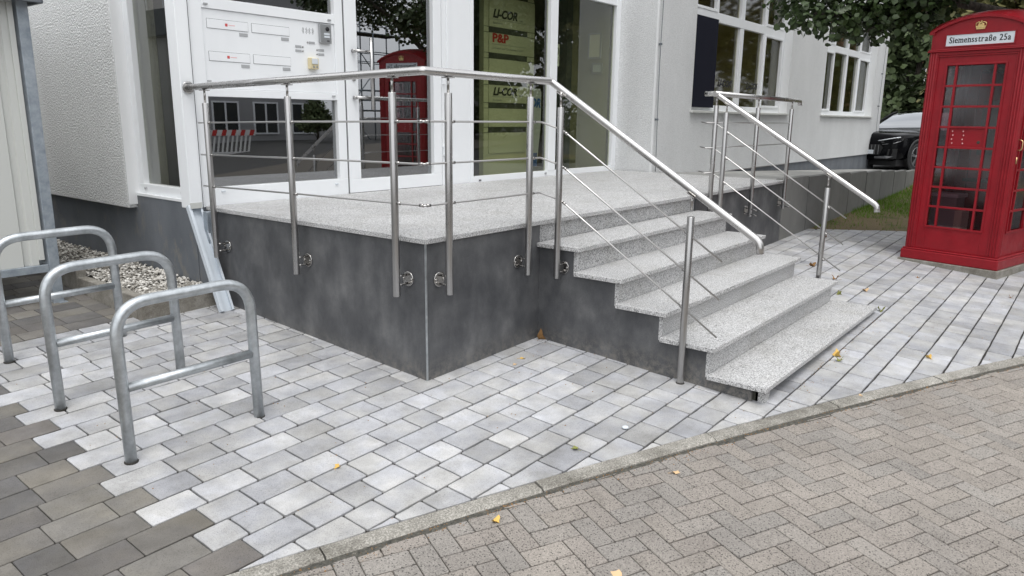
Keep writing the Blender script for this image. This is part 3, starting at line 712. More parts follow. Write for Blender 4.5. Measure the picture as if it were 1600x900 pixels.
for x in (.11, .495):
    for z in (2.245, 2.005):
        face_on(x-.003, z-.003, x+.353, z+.070, .0006, M_gap, 'slot_frame')
        fl = face_on(x, z, x+.35, z+.067, .004)
        face_on(x+.27, z-.040, x+.345, z-.015, .003, M_tag, 'name_tag')
        if x < .3:
            face_on(x+.150, z+.022, x+.172, z+.044, .0046, M_redp, 'badge', fl); face_on(x+.178, z+.030, x+.235, z+.037, .0046, mat('pale_red_print', (.75, .45, .45), .5) if 'pale_red_print' not in MATS else MATS['pale_red_print'], 'print', fl)
for x, z, s_ in ((.90, 2.16, 1), (.90, 2.125, 1), (1.135, 2.145, -1), (1.135, 2.11, -1), (1.04, 2.20, -1)):
    face_on(x, z, x+.062, z+.020, .003, M_tag, 'name_tag'); bx = x+.075 if s_ > 0 else x-.013
    MB().lathe([(.008, 0), (.008, .003), (.006, .004)], (bx, D+.012, z+.010), 12, (0, -1, 0)).build('bell_button', M_steel, lb)
spk = MB()
for cx in (1.005, 1.07):
    for k in range(2):
        for j in range(5):
            a = PI/2 + (PI*k) + (j-2)*.42 - PI/2 + PI/2
            for r_ in (.016, .026): 
                x = cx + r_*math.cos(a + (PI/2)); z = 2.305 + 1.1*r_*math.sin(a+(PI/2)); spk.box(x-.0022, D+.0115, z-.004, x+.0022, D+.0125, z+.004)
spk.build('speaker_slots', M_gap, lb)
M_alu = mat('anodised_aluminium', (.42, .43, .44), .35, .8)
ic = MB().box(1.145, D-.015, 2.215, 1.265, D+.0118, 2.375).build('intercom', M_alu, bld, .004)
MB().lathe([(.019, 0), (.019, .004), (.014, .006), (.006, .007)], (1.222, D-.015, 2.335), 18, (0, -1, 0)).build('camera_lens', M_black, ic)
for z in (2.285, 2.262): MB().box(1.185, D-.0185, z, 1.245, D-.0151, z+.016).build('call_button', M_sign, ic, .001)
MB().box(1.215, D-.0175, 2.232, 1.240, D-.0151, 2.24).build('badge', M_black, ic)
M_bei = mat('aged_beige_plastic', (.62, .54, .34), .45)
sw = MB().box(1.018, D-.028, 1.990, 1.108, D+.0118, 2.085).build('switch_box', M_bei, bld, .006)
MB().box(1.034, D-.034, 2.032, 1.095, D-.0281, 2.080).build('rocker', M_sign, sw, .003)
for x in (1.045, 1.077): MB().box(x, D-.031, 2.003, x+.018, D-.0281, 2.016).build('button', M_alu, sw)
for x, z in ((.07, 1.845), (.085, 2.41), (1.24, 2.41), (1.255, 1.765), (.12, .995), (1.25, .985)): MB().box(x, D-.008, z, x+.035, D+.001, z+.012).build('drain_cap', M_tag if z > 1.2 else M_sign, win_l, .002)
# door leaf
dr = MB()
yd = D-.004
def dm(x0, z0, x1, z1, a=0): dr.box(x0, yd+a, z0, x1, yd+.07, z1)
dm(1.425, .895, 2.66, 1.02); dm(1.425, 1.02, 1.560, 3.05, .001); dm(2.545, 1.02, 2.66, 3.05, .001); dm(1.425, 3.05, 2.66, 3.16)
door = dr.build('entrance_door', M_pvc, bld, .004)
MB().box(1.56, D+.045, 1.02, 2.545, D+.053, 3.05).build('pane', M_glass_dark, door)
hz = MB().tube([(1.655, D-.085, 1.655), (1.655, D-.085, 2.295)], .015, 16); hz.build('pull_handle', M_steel, door)
ho = [o for o in door.children if o.name.startswith('pull_handle')][0]
for z in (2.175, 1.765): MB().tube([(1.500, D-.006, z), (1.500, D-.05, z)], .016, 14).tube([(1.490, D-.05, z), (1.655, D-.078, z)], .012, 12).build('handle_bracket', M_steel, door)
MB().lathe([(.016, 0), (.020, .003), (.020, .008), (.012, .010)], (1.505, D-.004, 1.93), 18, (0, -1, 0)).build('lock_rosette', M_steel, door)
for z in (1.93, 1.20): 
    MB().box(2.675, D-.022, z, 2.70, D+.002, z+.11).box(2.662, D-.016, z+.09, 2.715, D-.004, z+.104).build('hinge', M_pvc, door, .002)
MB().box(1.405, D+.012, .895, 1.4245, D+.06, 3.5).build('door_gap', M_gap, bld); 
m2 = MB(); member(m2, 2.672, .885, 2.74, 3.52, .003); member(m2, 2.742, .885, 2.80, 3.52, -.006); member(m2, 2.802, .885, 3.115, 3.52, .006)
member(m2, 1.425, 3.17, 2.66, 3.52)
m2.build('blank_panel', M_pvc, bld, .003)
m3 = MB(); member(m3, 3.117, .885, 6.19, .958); member(m3, 4.565, .958, 4.715, 3.09, -.004); member(m3, 3.117, .958, 3.165, 3.4, .001); member(m3, 6.085, .958, 6.19, 3.4, -.002); member(m3, 3.165, 3.09, 6.085, 3.40, .001); member(m3, 3.117, 3.4, 6.19, 3.52)
gw = m3.build('glazed_bay', M_pvc, bld, .003)
MB().box(3.165, D+.045, .958, 4.565, D+.053, 3.09).build('pane', M_glass, gw); MB().box(4.715, D+.045, .958, 6.085, D+.053, 3.09).build('pane', M_glass, gw)
MB().box(4.50, D-.012, .915, 4.53, D+.001, .94).build('drain_cap', M_tag, gw); MB().box(3.25, D-.012, .905, 3.28, D+.001, .92).build('drain_cap', M_gap, gw)
# side window in the left wing (faces the bicycle stands), plane x = -.03
sw_ = MB(); X0 = -.03
def sm_(y0, z0, y1, z1, a=0): sw_.box(X0+a, y0, z0, X0+.08, y1, z1)
sm_(D+.07, .93, 3.473, 1.01); sm_(2.535, 1.01, 2.69, 3.33, .001); sm_(3.385, 1.01, 3.473, 3.33, .001); sm_(2.535, 3.33, 3.473, 3.42)
swin = sw_.build('side_window', M_pvc, bld, .003)
MB().box(X0+.05, 2.69, 1.01, X0+.058, 3.385, 3.33).build('pane', M_glass_side, swin)
MB().box(X0-.03, D+.14, .905, X0+.07, 3.473, .929).build('sill', M_pvc, swin, .002)
for y in (2.72, 3.33): MB().box(X0-.012, y, .965, X0+.002, y+.03, .985).build('drain_cap', M_tag, swin, .002)
cc = MB().box(-.155, D-.018, .885, -.05, D+.12, HB); cc.build('corner_casing', M_pvc, bld, .005)
MB().box(-.158, D-.0215, .885, -.062, D-.0185, .93).build('casing_foot', M_bei if False else M_cream, bld); MB().box(-.0545, D-.0205, .885, -.0505, D-.0185, HB).build('casing_joint', M_gap, bld)
MB().box(-.05, D-.006, .885, -.031, D+.06, HB).build('corner_casing', M_pvc, bld, .002)
# interior of the entrance hall
hall = MB(); 
wall('hall_wall', .1, 6.6, .7, 6.3, 6.7, 3.7, M_dim); wall('hall_wall', 6.12, D+.12, .85, 6.19, 3.3, 3.7, M_hall); wall('hall_wall', 6.12, 3.301, .85, 6.19, 6.6, 3.7, M_dim)  # rear wall and deeper side stretch carry the hall's shade in their colour
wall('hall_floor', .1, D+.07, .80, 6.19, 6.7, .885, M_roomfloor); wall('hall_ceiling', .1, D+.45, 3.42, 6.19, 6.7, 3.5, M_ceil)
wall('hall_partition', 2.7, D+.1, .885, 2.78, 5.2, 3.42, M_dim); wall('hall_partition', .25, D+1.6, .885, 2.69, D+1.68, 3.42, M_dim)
wall('hall_pillar', 5.98, 3.15, .885, 6.119, 3.42, 3.42, M_fascia)
M_counter = mat('dark_counter', (.10, .10, .09), .6)
ct = thing('reception_shelf', 'dark shelf unit deep inside the entrance hall behind the right pane', 'shelf', (4.9, 5.6, .885))
MB().box(4.4, 5.5, .885, 5.9, 6.0, 1.35).build('carcass', M_counter, ct, .005); MB().box(4.36, 5.46, 1.35, 5.94, 6.04, 1.39).build('top', M_fascia, ct)
# company directory pylon behind the glass
M_pyl = mat('lime_white_plate', (.52, .54, .43), .5); M_band = mat('dark_band', (.05, .055, .05), .5); M_gry = mat('grey_print', (.25, .27, .25), .5); M_redlogo = mat('red_logo', (.42, .012, .02), .5)
YP = 2.88
py_ = thing('directory_pylon', 'tall lime white company directory board with rounded top behind the left entrance pane', 'sign', (4.4, YP, .885))
pts = [(3.87, YP, .885), (4.86, YP, .885), (4.86, YP, 2.95)] + [(4.86-.16+.16*math.cos(a), YP, 2.95+.16*math.sin(a)) for a in np.linspace(0, PI/2, 7)][1:] + [(4.03+.16*math.cos(a)-.0, YP, 2.95+.16*math.sin(a)) for a in np.linspace(PI/2, PI, 7)]
MB().prism(pts, (0, .07, 0)).build('board', M_pyl, py_)
pl_edges = [3.04, 2.62, 2.325, 2.02, 1.745, 1.455, 1.17]
for i in range(6):
    z1, z0 = pl_edges[i]-.035, pl_edges[i+1]+.035 if i < 5 else pl_edges[6]
    MB().box(3.955, YP-.012, z0, 4.70, YP-.001, z1).build('plate', M_pyl, py_, .002)
for z in pl_edges[:6]:
    MB().box(3.957, YP-.009, z-.033, 4.70, YP-.001, z+.033).build('band', M_band, py_)
    for dz in (-.033, .031): MB().box(3.872, YP-.004, z+dz-.003, 4.858, YP-.0005, z+dz+.003).build('line', M_band, py_)
def pt(txt, x, z, w, h, m, **k): lettering(txt, .1, (x, YP-.0135, z), (1, 0, 0), (0, 0, 1), m, py_, width=w, height=h, extrude=.0008, **k)
pt('LI-COR', 4.02, 2.755, .47, .105, M_black, shear=.28, bold=.0045); pt('GmbH', 4.53, 2.755, .07, .022, M_gry); pt('Biosciences', 4.03, 2.69, .17, .022, M_gry)
MB().box(4.01, YP-.014, 2.738, 4.66, YP-.012, 2.743).build('line', M_gry, py_)
pt('P&P', 4.015, 2.478, .31, .105, M_redlogo, bold=.004, shear=0); pt('Software and Consulting GmbH', 4.015, 2.395, .60, .034, M_gry)
MB().box(4.01, YP-.014, 2.455, 4.66, YP-.012, 2.460).build('line', M_gry, py_)
pt('LI-COR', 4.03, 1.862, .47, .10, M_black, shear=.28, bold=.0045); pt('GmbH', 4.54, 1.862, .07, .022, M_gry); pt('Biosciences', 4.03, 1.80, .17, .022, M_gry)
MB().box(4.01, YP-.014, 1.846, 4.50, YP-.012, 1.851).build('line', M_gry, py_)
M_ban = mat('white_banner_fabric', (.70, .74, .86), .8); M_blue = mat('blue_print', (.05, .16, .55), .6)
bn = thing('rollup_banner', 'narrow white and blue roll-up banner standing right of the directory board', 'banner', (5.4, 3.3, .885))
MB().prism([(5.15, 3.3, .93), (5.52, 3.3, .93), (5.60, 3.3, 1.5), (5.60, 3.3, 1.96), (5.56, 3.3, 2.0), (5.15, 3.3, 2.0)], (0, .01, 0)).build('fabric', M_ban, bn); MB().box(5.12, 3.24, .887, 5.56, 3.40, .93).build('foot', M_alu, bn, .004)
MB().box(5.15, 3.296, .935, 5.52, 3.2995, 1.12).build('blue_field', M_blue, bn)
lettering('LI-COR', .1, (5.05, 3.298, 1.74), (1, 0, 0), (0, 0, 1), M_blue, bn, width=.54, height=.13, shear=.25, bold=.005, extrude=.0005)
rp = MB()
for k in range(12): rp.box(4.90+.03*k-.01, 3.2982, 1.20+.012*k, 4.90+.03*k+.005, 3.2995, 1.24+.012*k)
yb_ = thing('notice_board', 'yellow and grey notice board on the hall wall behind the directory board', 'sign', (4.9, 5.0, 2))
MB().box(5.9, 6.55, 2.25, 6.6, 6.6, 3.05).build('board', mat('dull_yellow_print', (.55, .42, .08), .6), yb_)
ns = thing('no_smoking_notice', 'small white notice with a crossed circle stuck inside the right pane beside the mullion', 'notice', (4.8, D+.07, 2.37))
MB().box(4.725, D+.062, 2.235, 4.845, D+.064, 2.50).build('paper', M_sign, ns)
ring = MB(); cx, cz = 4.785, 2.415
for k in range(24):
    a, b_ = 2*PI*k/24, 2*PI*(k+1)/24
    ring.add([(cx+r*math.cos(t), D+.0612, cz+r*math.sin(t)) for t in (a, b_) for r in (.038, .050)], [(0, 1, 3, 2)])
ring.add([(cx-.034, D+.0611, cz+.026), (cx-.026, D+.0611, cz+.034), (cx+.034, D+.0611, cz-.026), (cx+.026, D+.0611, cz-.034)], [(0, 1, 2, 3)]); ring.add([(cx-.025, D+.0609, cz-.004), (cx+.025, D+.0609, cz-.004), (cx+.025, D+.0609, cz+.004), (cx-.025, D+.0609, cz+.004)], [(0, 1, 2, 3)])
for z in (2.335, 2.315, 2.295, 2.275): ring.add([(4.745, D+.0612, z), (4.825, D+.0612, z), (4.825, D+.0612, z+.007), (4.745, D+.0612, z+.007)], [(0, 1, 2, 3)])
ring.build('print', M_black, ns, fix=False)
def frame_on_side(lbl, y0, y1, z0, z1, inner=True):
    t = thing('wall_frame', lbl, 'frame', (6.11, (y0+y1)/2, z0)); f = MB(); X = 6.1199
    for a in ((y0, z0, y1, z0+.02), (y0, z1-.02, y1, z1), (y0, z0+.02, y0+.02, z1-.02), (y1-.02, z0+.02, y1, z1-.02)): f.box(X-.02, a[0], a[1], X, a[2], a[3])
    f.build('frame', M_tag, t); MB().box(X-.008, y0+.02, z0+.02, X-.001, y1-.02, z1-.02).build('sheet', M_room if inner else M_sign, t)
frame_on_side('framed certificate hanging on the side wall inside the right entrance pane', 2.66, 2.87, 2.42, 2.76)
frame_on_side('small light board hanging just below the framed certificate', 2.63, 2.80, 2.22, 2.36, False)

# white channel leaning at the corner and the grey pipe behind it
ch = thing('cover_channel', 'white U-shaped plastic channel leaning from the building corner down to the paving', 'channel', (-.13, 2.1, G(-.13, 2.1)))
p0 = Vector((-.112, 2.45, .895)); p1 = Vector((-.116, 2.075, .112)); ax_ = (p1-p0); L_ = ax_.length; ax_.normalize(); sd_ = Vector((1, 0, 0)); nn = sd_.cross(ax_).normalized()
if nn.y > 0: nn = -nn
def chb(s0, s1, n0, n1): c = (p0+p1)/2 + sd_*(s0+s1)/2 + nn*(n0+n1)/2; return (c, sd_*(s1-s0)/2, nn*(n1-n0)/2, ax_*L_/2)
M_chan = mat('blue_white_plastic', (.56, .61, .66), .4)
MB().obox(*chb(-.055, .055, 0, .003)).obox(*chb(-.055, -.050, .003, .040)).obox(*chb(.050, .055, .003, .040)).obox(*chb(-.050, -.032, .035, .040)).obox(*chb(.038, .050, .035, .040)).obox(*chb(-.02, -.015, .003, .010)).build('profile', M_chan, ch)
gp = thing('drain_pipe', 'pale grey pipe running down beside the platform corner behind the leaning channel', 'pipe', (-.05, 2.33, .1))
MB().box(-.075, 2.31, G(-.05, 2.3)-.02, -.022, 2.37, .86).build('tube', M_galv2, gp, .004)

# ramp and its wall of concrete blocks
rampz = lambda x: .886 - .0405*(x-6.2)
rm = thing('access_ramp', 'pale concrete ramp falling away along the white wing behind a wall of concrete blocks', 'ramp', (6.2, .9, 0))
rxs = [6.172, 7.2, 8.3, 9.4, 10.5, 11.6, 12.7, 13.8, 14.9, 16, 17.1, 18.3]
for a, b_ in zip(rxs[:-1], rxs[1:]):
    for y0, y1 in ((.105, .97), (.975, 1.835)):
        MB().add([(a+.002, y0, -.1), (b_-.002, y0, -.1), (b_-.002, y1, -.1), (a+.002, y1, -.1), (a+.002, y0, rampz(a)), (b_-.002, y0, rampz(b_)), (b_-.002, y1, rampz(b_)), (a+.002, y1, rampz(a))], MB.BF).build('slab', M_conc, rm, .003)
for k in range(12):
    x0 = 6.17 + k*.995; x1 = x0 + .99; zt = rampz(x0+.5) + .035 + .05*min(1, k/3) ; zb = G(x0, 0)-.2
    zt += random.uniform(-.004, .004); yo_ = random.uniform(-.004, .004); pr = [(x0+.016, yo_, zb), (x1-.016, yo_, zb), (x1-.016, yo_, zt-.008), (x0+.016, yo_, zt)]; MB().box(x1-.015, .02, zb, x1+.019, .09, zt-.06).build('joint_filler', M_rubber, rm)
    MB().prism(pr, (0, .10, 0)).build('concrete_block', M_block, rm, .004)

# ================================================================== bicycle stands
def rack_mesh():
    w = .345; P = fillet([(-w, 0, -.12), (-w, 0, .765), (w, 0, .765), (w, 0, -.12)], .17, 9); return P
rk = thing('bicycle_stand', 'nearest galvanised hoop bicycle stand, its left foot on the edge of the dark pavers', 'bike stand', group='hoop bicycle stands')
local(MB().tube(rack_mesh(), .0275, 20).build('hoop', M_galv), rk); local(MB().tube([(-.325, 0, .365), (.325, 0, .365)], .0225, 16).build('crossbar', M_galv), rk)
for s_ in (-1, 1):
    local(MB().lathe([(.0275, -.02), (.0325, .001), (.031, .003), (.0275, .003)], (s_*.345, 0, 0), 18).build('foot_collar', M_sand), rk)  # dark ring round each hoop foot at paving level
racks = [rk, copy_tree(rk), copy_tree(rk)]
for t, (x, y), l, rz in zip(racks, ((-1.322, .318), (-1.312, 1.150), (-1.25, 2.06)), (None, 'middle galvanised hoop bicycle stand of the three in front of the gravel bed', 'rear galvanised hoop bicycle stand nearest the cream shed, cut by the left edge'), (0, .02, 0)):
    t.location = (x, y, G(x, y)); t.rotation_euler = (0, -GX*.5, rz)
    if l: t['label'] = l

# ================================================================== cream shed
sh = thing('bicycle_shed', 'cream ribbed sheet metal shed on a dull galvanised frame with slate grey fascia', 'shed', (-2.4, 4.2, G(-2.4, 4.2)))
for x in (-.93, -3.9):
    for y in (3.13, 5.6): MB().box(x, y, G(x, y)-.02, x+.075, y+.075, 2.40).build('post', M_galv2, sh, .004)
MB().box(-3.82, 3.14, .405, -.9305, 3.20, .462).build('rail', M_galv2, sh, .003); MB().box(-.918, 3.21, .405, -.862, 5.595, .462).build('rail', M_galv2, sh, .003)
MB().lathe([(.012, 0), (.012, .012), (.005, .014)], (-.865, 3.13, G(-.9, 3.1)+.05), 10, (0, -1, 0)).build('bolt', M_black, sh)
MB().box(-.90, 3.10, G(-.9, 3.1)-.0, -.84, 3.21, G(-.9, 3.1)+.006).build('foot_plate', M_galv2, sh)
def ribbed(x0, x1, y, z0, z1, along='x'):
    mb = MB(); xs = []; x = x0
    while x < x1 - .01:
        for dx, dy in ((0, 0), (.145, 0), (.158, .022), (.192, .022), (.205, 0)): 
            if x+dx < x1: xs.append((x+dx, dy))
        x += .235
    xs.append((x1, 0))
    for (a, d) in xs:
        for z in (z0, z1):
            for t in (0, .004): mb.v.append((a, y+d+t, z) if along == 'x' else (y-d-t, a, z))
    for i in range(len(xs)-1):
        a = i*4; b_ = a+4
        mb.face([a, b_, b_+2, a+2]); mb.face([a+1, a+3, b_+3, b_+1]); mb.face([a, a+1, b_+1, b_]); mb.face([a+2, b_+2, b_+3, a+3])
    return mb
ribbed(-3.82, -.985, 3.165, .463, 2.36).build('ribbed_panel', M_cream, sh)
ribbed(3.24, 5.55, -.875, .463, 2.36, 'y').build('ribbed_panel', M_cream, sh)
MB().box(-.985, 3.15, .50, -.948, 3.19, 2.36).build('corner_trim', M_cream, sh, .003)
MB().box(-4.1, 3.02, 2.362, -.80, 3.045, 2.62).build('fascia', M_fascia, sh, .003); MB().box(-.805, 3.046, 2.362, -.78, 5.9, 2.62).build('fascia', M_fascia, sh, .003)
MB().box(-4.1, 3.046, 2.402, -.806, 5.9, 2.43).build('roof', M_cream, sh)

# gravel bed with old concrete edging
gb = thing('gravel_bed', 'raised gravel bed edged with weathered concrete along the grey plinth', 'gravel bed', (-.36, 3.5, .1))
ys_ = [2.335, 3.33, 4.33, 5.33, 6.3]
for a, b_ in zip(ys_[:-1], ys_[1:]): MB().box(-.672, a+.003, -.05, -.595, b_-.003, G(-.6, (a+b_)/2)+.145).build('edging_stone', M_oldconc, gb, .006)
MB().box(-.672, 2.262, -.05, -.44, 2.331, .27).build('edging_stone', M_oldconc, gb, .010); MB().box(-.435, 2.262, -.05, -.045, 2.331, .265).build('edging_stone', M_oldconc, gb, .010)
MB().box(-.593, 2.332, 0, -.056, 6.3, .235).build('bed', M_sand, gb); MB().box(-.30, 2.333, .236, -.057, 2.56, .272).build('slab', M_oldconc, gb, .006)
gm = MB(); M_gravel = mat('gravel', rough=.9, fn=lambda n, b: C(n, b, n.ramp(n.node('ShaderNodeNewGeometry').outputs['Random Per Island'], [(.1, (.20, .185, .16)), (.5, (.50, .48, .44)), (.9, (.72, .70, .66))])))
octf = [(0, 2, 4), (2, 1, 4), (1, 3, 4), (3, 0, 4), (2, 0, 5), (1, 2, 5), (3, 1, 5), (0, 3, 5)]
rg = random.Random(5)
for k in range(5200):
    y = 2.36 + (rg.random()**1.5)*3.9; x = rg.uniform(-.585, -.07)
    if x > -.30 and y < 2.60 and rg.random() < .75: continue
    s_ = rg.uniform(.009, .020); z = .240 + rg.random()*.045 + .04*min(1, max(0, y-2.6)); q = Matrix.Rotation(rg.uniform(0, 6), 3, 'Z') @ Matrix.Rotation(rg.uniform(-.8, .8), 3, 'X')
    vs = [Vector((x, y, z)) + q @ Vector(v) for v in ((s_*rg.uniform(.8, 1.4), 0, 0), (-s_*rg.uniform(.8, 1.4), 0, 0), (0, s_*rg.uniform(.6, 1.1), 0), (0, -s_*rg.uniform(.6, 1.1), 0), (0, 0, s_*.6), (0, 0, -s_*.6))]
    gm.add(vs, octf)
gm.build('gravel', M_gravel, gb, kind='stuff', fix=False)

# ================================================================== red telephone box
pb = thing('telephone_box', 'red cast iron telephone box with domed roof, gilt crown and street name plates', 'telephone box', (6.664, -1.966, 0), rotz=math.atan2(-.234, .972))
def serif_text(txt, width, cap):
    mb = MB(); x = 0; S_ = 1.0
    for chx in txt:
        if chx == ' ': x += .28; continue
        me = text_mesh(chx, 1.0, extrude=0, bold=.004); V = [v.co.copy() for v in me.vertices]; F = [list(p_.vertices) for p_ in me.polygons]; bpy.data.meshes.remove(me)
        x0 = min(v.x for v in V); x1 = max(v.x for v in V); kx = .86; zl = 0
        for d in (-.026, -.009, .009, .026):            # thick stems, thin bars
            mb.add([((v.x-x0)*kx+x+.03+d, v.y, zl) for v in V], F); zl += .0008
        def serifs(yy, rngs, up):
            for a, b_ in rngs: mb.add([(x+.03+a-.085, yy, zl), (x+.03+b_+.085, yy, zl), (x+.03+b_+.085, yy+.045, zl), (x+.03+a-.085, yy+.045, zl)], [(0, 1, 2, 3)])
        if chx in 'imnr':
            bot = sorted(set(round((v.x-x0)*kx, 3) for v in V if v.y < .02)); r_ = []
            for b_ in bot:
                if r_ and b_-r_[-1][1] < .16: r_[-1][1] = b_
                else: r_.append([b_, b_])
            serifs(-.005, r_, 1); xt = r_[0][0]; yt = .49
            mb.add([(x+.03+xt-.10, yt-.02, zl), (x+.03+xt+.05, yt-.02, zl), (x+.03+xt+.05, yt+.03, zl), (x+.03+xt-.10, yt+.01, zl)], [(0, 1, 2, 3)])
        x += (x1-x0)*kx + .125
    X = [v[0] for v in mb.v]; sx_ = width/(max(X)-min(X)); sy_ = cap/.7; mb.v = [((v[0]-min(X))*sx_, v[1]*sy_, .0003+v[2]*.1) for v in mb.v]
    return mb.mesh('lettering', M_black, fix=False)
SERIF = serif_text('Siemensstraße 25a', .584, .062)
def L_(mb, name, m, par=pb, bev=0): 
    o = mb.build(name, m, None, bev); o.parent = par; return o
hb = .475
L_(MB().box(-.52, -.52, -.15, .52, .52, .088), 'concrete_base', M_oldconc, bev=.008)
L_(MB().box(-.502, -.502, .089, .502, .502, .196).box(-.492, -.492, .1961, .492, .492, .216), 'plinth', M_red, bev=.012)
def FT(k):                               # face frame: t along the face, o outward, z up
    c, s = [(1, 0), (0, 1), (-1, 0), (0, -1)][k]
    def f(t, o, z): x, y = -o, -t if False else t; X, Y = -o, t; return (X*c - Y*s, X*s + Y*c, z)
    return f
def fbox(mb, f, t0, o0, z0, t1, o1, z1):
    p = [f(t, o, z) for z in (z0, z1) for t, o in ((t0, o0), (t1, o0), (t1, o1), (t0, o1))]; mb.add(p, MB.BF); return mb
for sx_ in (-1, 1):
    for sy_ in (-1, 1):
        a, b_ = .385, .470
        mb = MB().box(sx_*a, sy_*a, .216, sx_*b_, sy_*b_, 2.335)
        for q in (.402, .428, .454):      # reeded edges
            mb.tube([(sx_*q, sy_*(b_+.000), .22), (sx_*q, sy_*b_, 2.335)], .009, 8).tube([(sx_*b_, sy_*q, .22), (sx_*b_, sy_*q, 2.335)], .009, 8)
        L_(mb, 'corner_post', M_red, bev=.006)
L_(MB().box(-.468, -.468, 2.305, .468, .468, 2.336), 'head_frame', M_red)
L_(MB().box(-.492, -.492, 2.337, .492, .492, 2.352).box(-.484, -.484, 2.3521, .484, .484, 2.366), 'cornice', M_red, bev=.005)
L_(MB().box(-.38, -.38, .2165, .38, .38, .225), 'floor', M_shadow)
zarch = lambda t: 2.535 + .150*(1-(t/.475)**2)
ph = 1.72/8
M_glossy_in = MATS['red_paint']
for k in range(4):
    f = FT(k); is_door = (k == 1)
    fr = MB()
    for s_ in (-1, 1): fbox(fr, f, s_*.281, .425, .218, s_*.384, .458, 2.304)
    fbox(fr, f, -.2809, .426, .218, .2809, .457, .479); fbox(fr, f, -.2809, .426, 2.201, .2809, .457, 2.303)
    panel_ = L_(fr, 'door' if is_door else 'side_panel', M_red, bev=.002)
    mo = MB()                              # mouldings round the glazing and round the leaf
    for z0, z1 in ((.462, .484), (2.196, 2.216)): fbox(mo, f, -.300, .4585, z0, .300, .468, z1)
    for s_ in (-1, 1): fbox(mo, f, s_*.278, .4583, .4845, s_*.300, .4678, 2.1955); fbox(mo, f, s_*.372, .4582, .218, s_*.384, .4705, 2.300)
    fbox(mo, f, -.3715, .4582, 2.286, .3715, .4705, 2.300)
    L_(mo, 'moulding', M_red, panel_, .0025)
    gb_ = MB()
    for s_ in (-1, 1): fbox(gb_, f, s_*.185-.011, .432, .479, s_*.185+.011, .4615, 2.201)
    for r in range(1, 8): fbox(gb_, f, -.281, .433, .481+ph*r-.011, .281, .4605, .481+ph*r+.011)
    L_(gb_, 'glazing_bars', M_red, panel_, .002)
    for r in range(8):
        for c, (ta, tb) in enumerate(((-.28, -.197), (-.173, .173), (.197, .28))):
            z0 = .481+ph*r+.012; z1 = z0+ph-.024
            if k == 0 and r == 4 and c == 1:
                sp = L_(fbox(MB(), f, ta, .438, z0, tb, .446, z1), 'solid_panel', M_red, panel_)
                rv = MB()
                for tt in (.135, .028):
                    for q in range(4): rv.lathe([(.0075, 0), (.0065, .004), (.002, .006)], f(tt + .008*(q % 2), .446, z0+.035+.042*q), 8, Vector(f(0, 1, 0))-Vector(f(0, 0, 0)))
                rv.mi = [0]*len(rv.mi); L_(rv, 'rivets', MATS['pale_red_print'], panel_)
                L_(MB().lathe([(.016, 0), (.016, .003), (.010, .004)], f(-.125, .446, z0+.05), 14, Vector(f(0, 1, 0))), 'hole_disc', M_shadow, panel_)  # dark disc on the panel, painting in the shade of a round hole
                continue
            L_(fbox(MB(), f, ta-.001, .4395, z0-.001, tb+.001, .4425, z1+.001), 'pane', M_bglass, panel_)
    # pediment with arched top
    n_ = 14; ts = [-.468 + .936*i/n_ for i in range(n_+1)]
    pts = [f(-.468, .440, 2.366), f(.468, .440, 2.366)] + [f(t, .440, zarch(t)-.012) for t in ts[::-1]]
    off = Vector(f(0, .466, 0))-Vector(f(0, .440, 0))
    ped = L_(MB().prism(pts, off), 'pediment', M_red)
    am = MB()
    for i in range(n_):
        t0, t1 = ts[i]*1.045, ts[i+1]*1.045
        p = [f(t0, .44, zarch(ts[i])-.020), f(t1, .44, zarch(ts[i+1])-.020), f(t1, .492, zarch(ts[i+1])-.020), f(t0, .492, zarch(ts[i])-.020), f(t0, .44, zarch(ts[i])+.006), f(t1, .44, zarch(ts[i+1])+.006), f(t1, .494, zarch(ts[i+1])+.006), f(t0, .494, zarch(ts[i])+.006)]
        am.add(p, MB.BF)
    L_(am, 'arched_moulding', M_red, ped)
    sf = MB()
    fbox(sf, f, -.335, .466, 2.384, .335, .474, 2.395); fbox(sf, f, -.335, .466, 2.506, .335, .474, 2.517)
    for s_ in (-1, 1): fbox(sf, f, s_*.323, .466, 2.3951, s_*.335, .474, 2.5059)
    L_(sf, 'sign_frame', M_red, ped, .002)
    sg = L_(fbox(MB(), f, -.3225, .464, 2.3955, .3225, .468, 2.5055), 'name_plate', M_sign, ped)
    rgt = Vector(f(-1, 0, 0)) if True else None
    o0 = Vector(f(.292, .4682, 2.424))
    lo_ = bpy.data.objects.new('lettering', SERIF); COL.objects.link(lo_); lo_.parent = ped
    xr = Vector(f(-1, 0, 0))-Vector(f(0, 0, 0)); yo = Vector((0, 0, 1)); zo = xr.cross(yo); lo_.matrix_local = Matrix(((xr.x, yo.x, zo.x, o0.x), (xr.y, yo.y, zo.y, o0.y), (xr.z, yo.z, zo.z, o0.z), (0, 0, 0, 1)))
    cw = MB()                              # gilt crown in relief
    for seg in ([(-.040, 2.545), (.040, 2.545), (.042, 2.560), (-.042, 2.560)], [(-.044, 2.562), (-.050, 2.585), (-.034, 2.575), (-.026, 2.592), (-.012, 2.580), (0, 2.600), (.012, 2.580), (.026, 2.592), (.034, 2.575), (.050, 2.585), (.044, 2.562)]):
        cw.prism([f(t, .466, z) for t, z in seg], off*.45)
    for s_ in (-1, 1):
        cw.tube([f(s_*.050, .472, 2.585), f(s_*.046, .474, 2.607), f(s_*.024, .476, 2.618), f(0, .476, 2.606)], .005, 6)
        cw.tube([f(s_*.016, .472, 2.562), f(s_*.022, .477, 2.590), f(s_*.010, .477, 2.610)], .004, 6)
    cw.tube([f(0, .474, 2.600), f(0, .474, 2.632)], .004, 6).tube([f(-.010, .474, 2.624), f(.010, .474, 2.624)], .0035, 6)
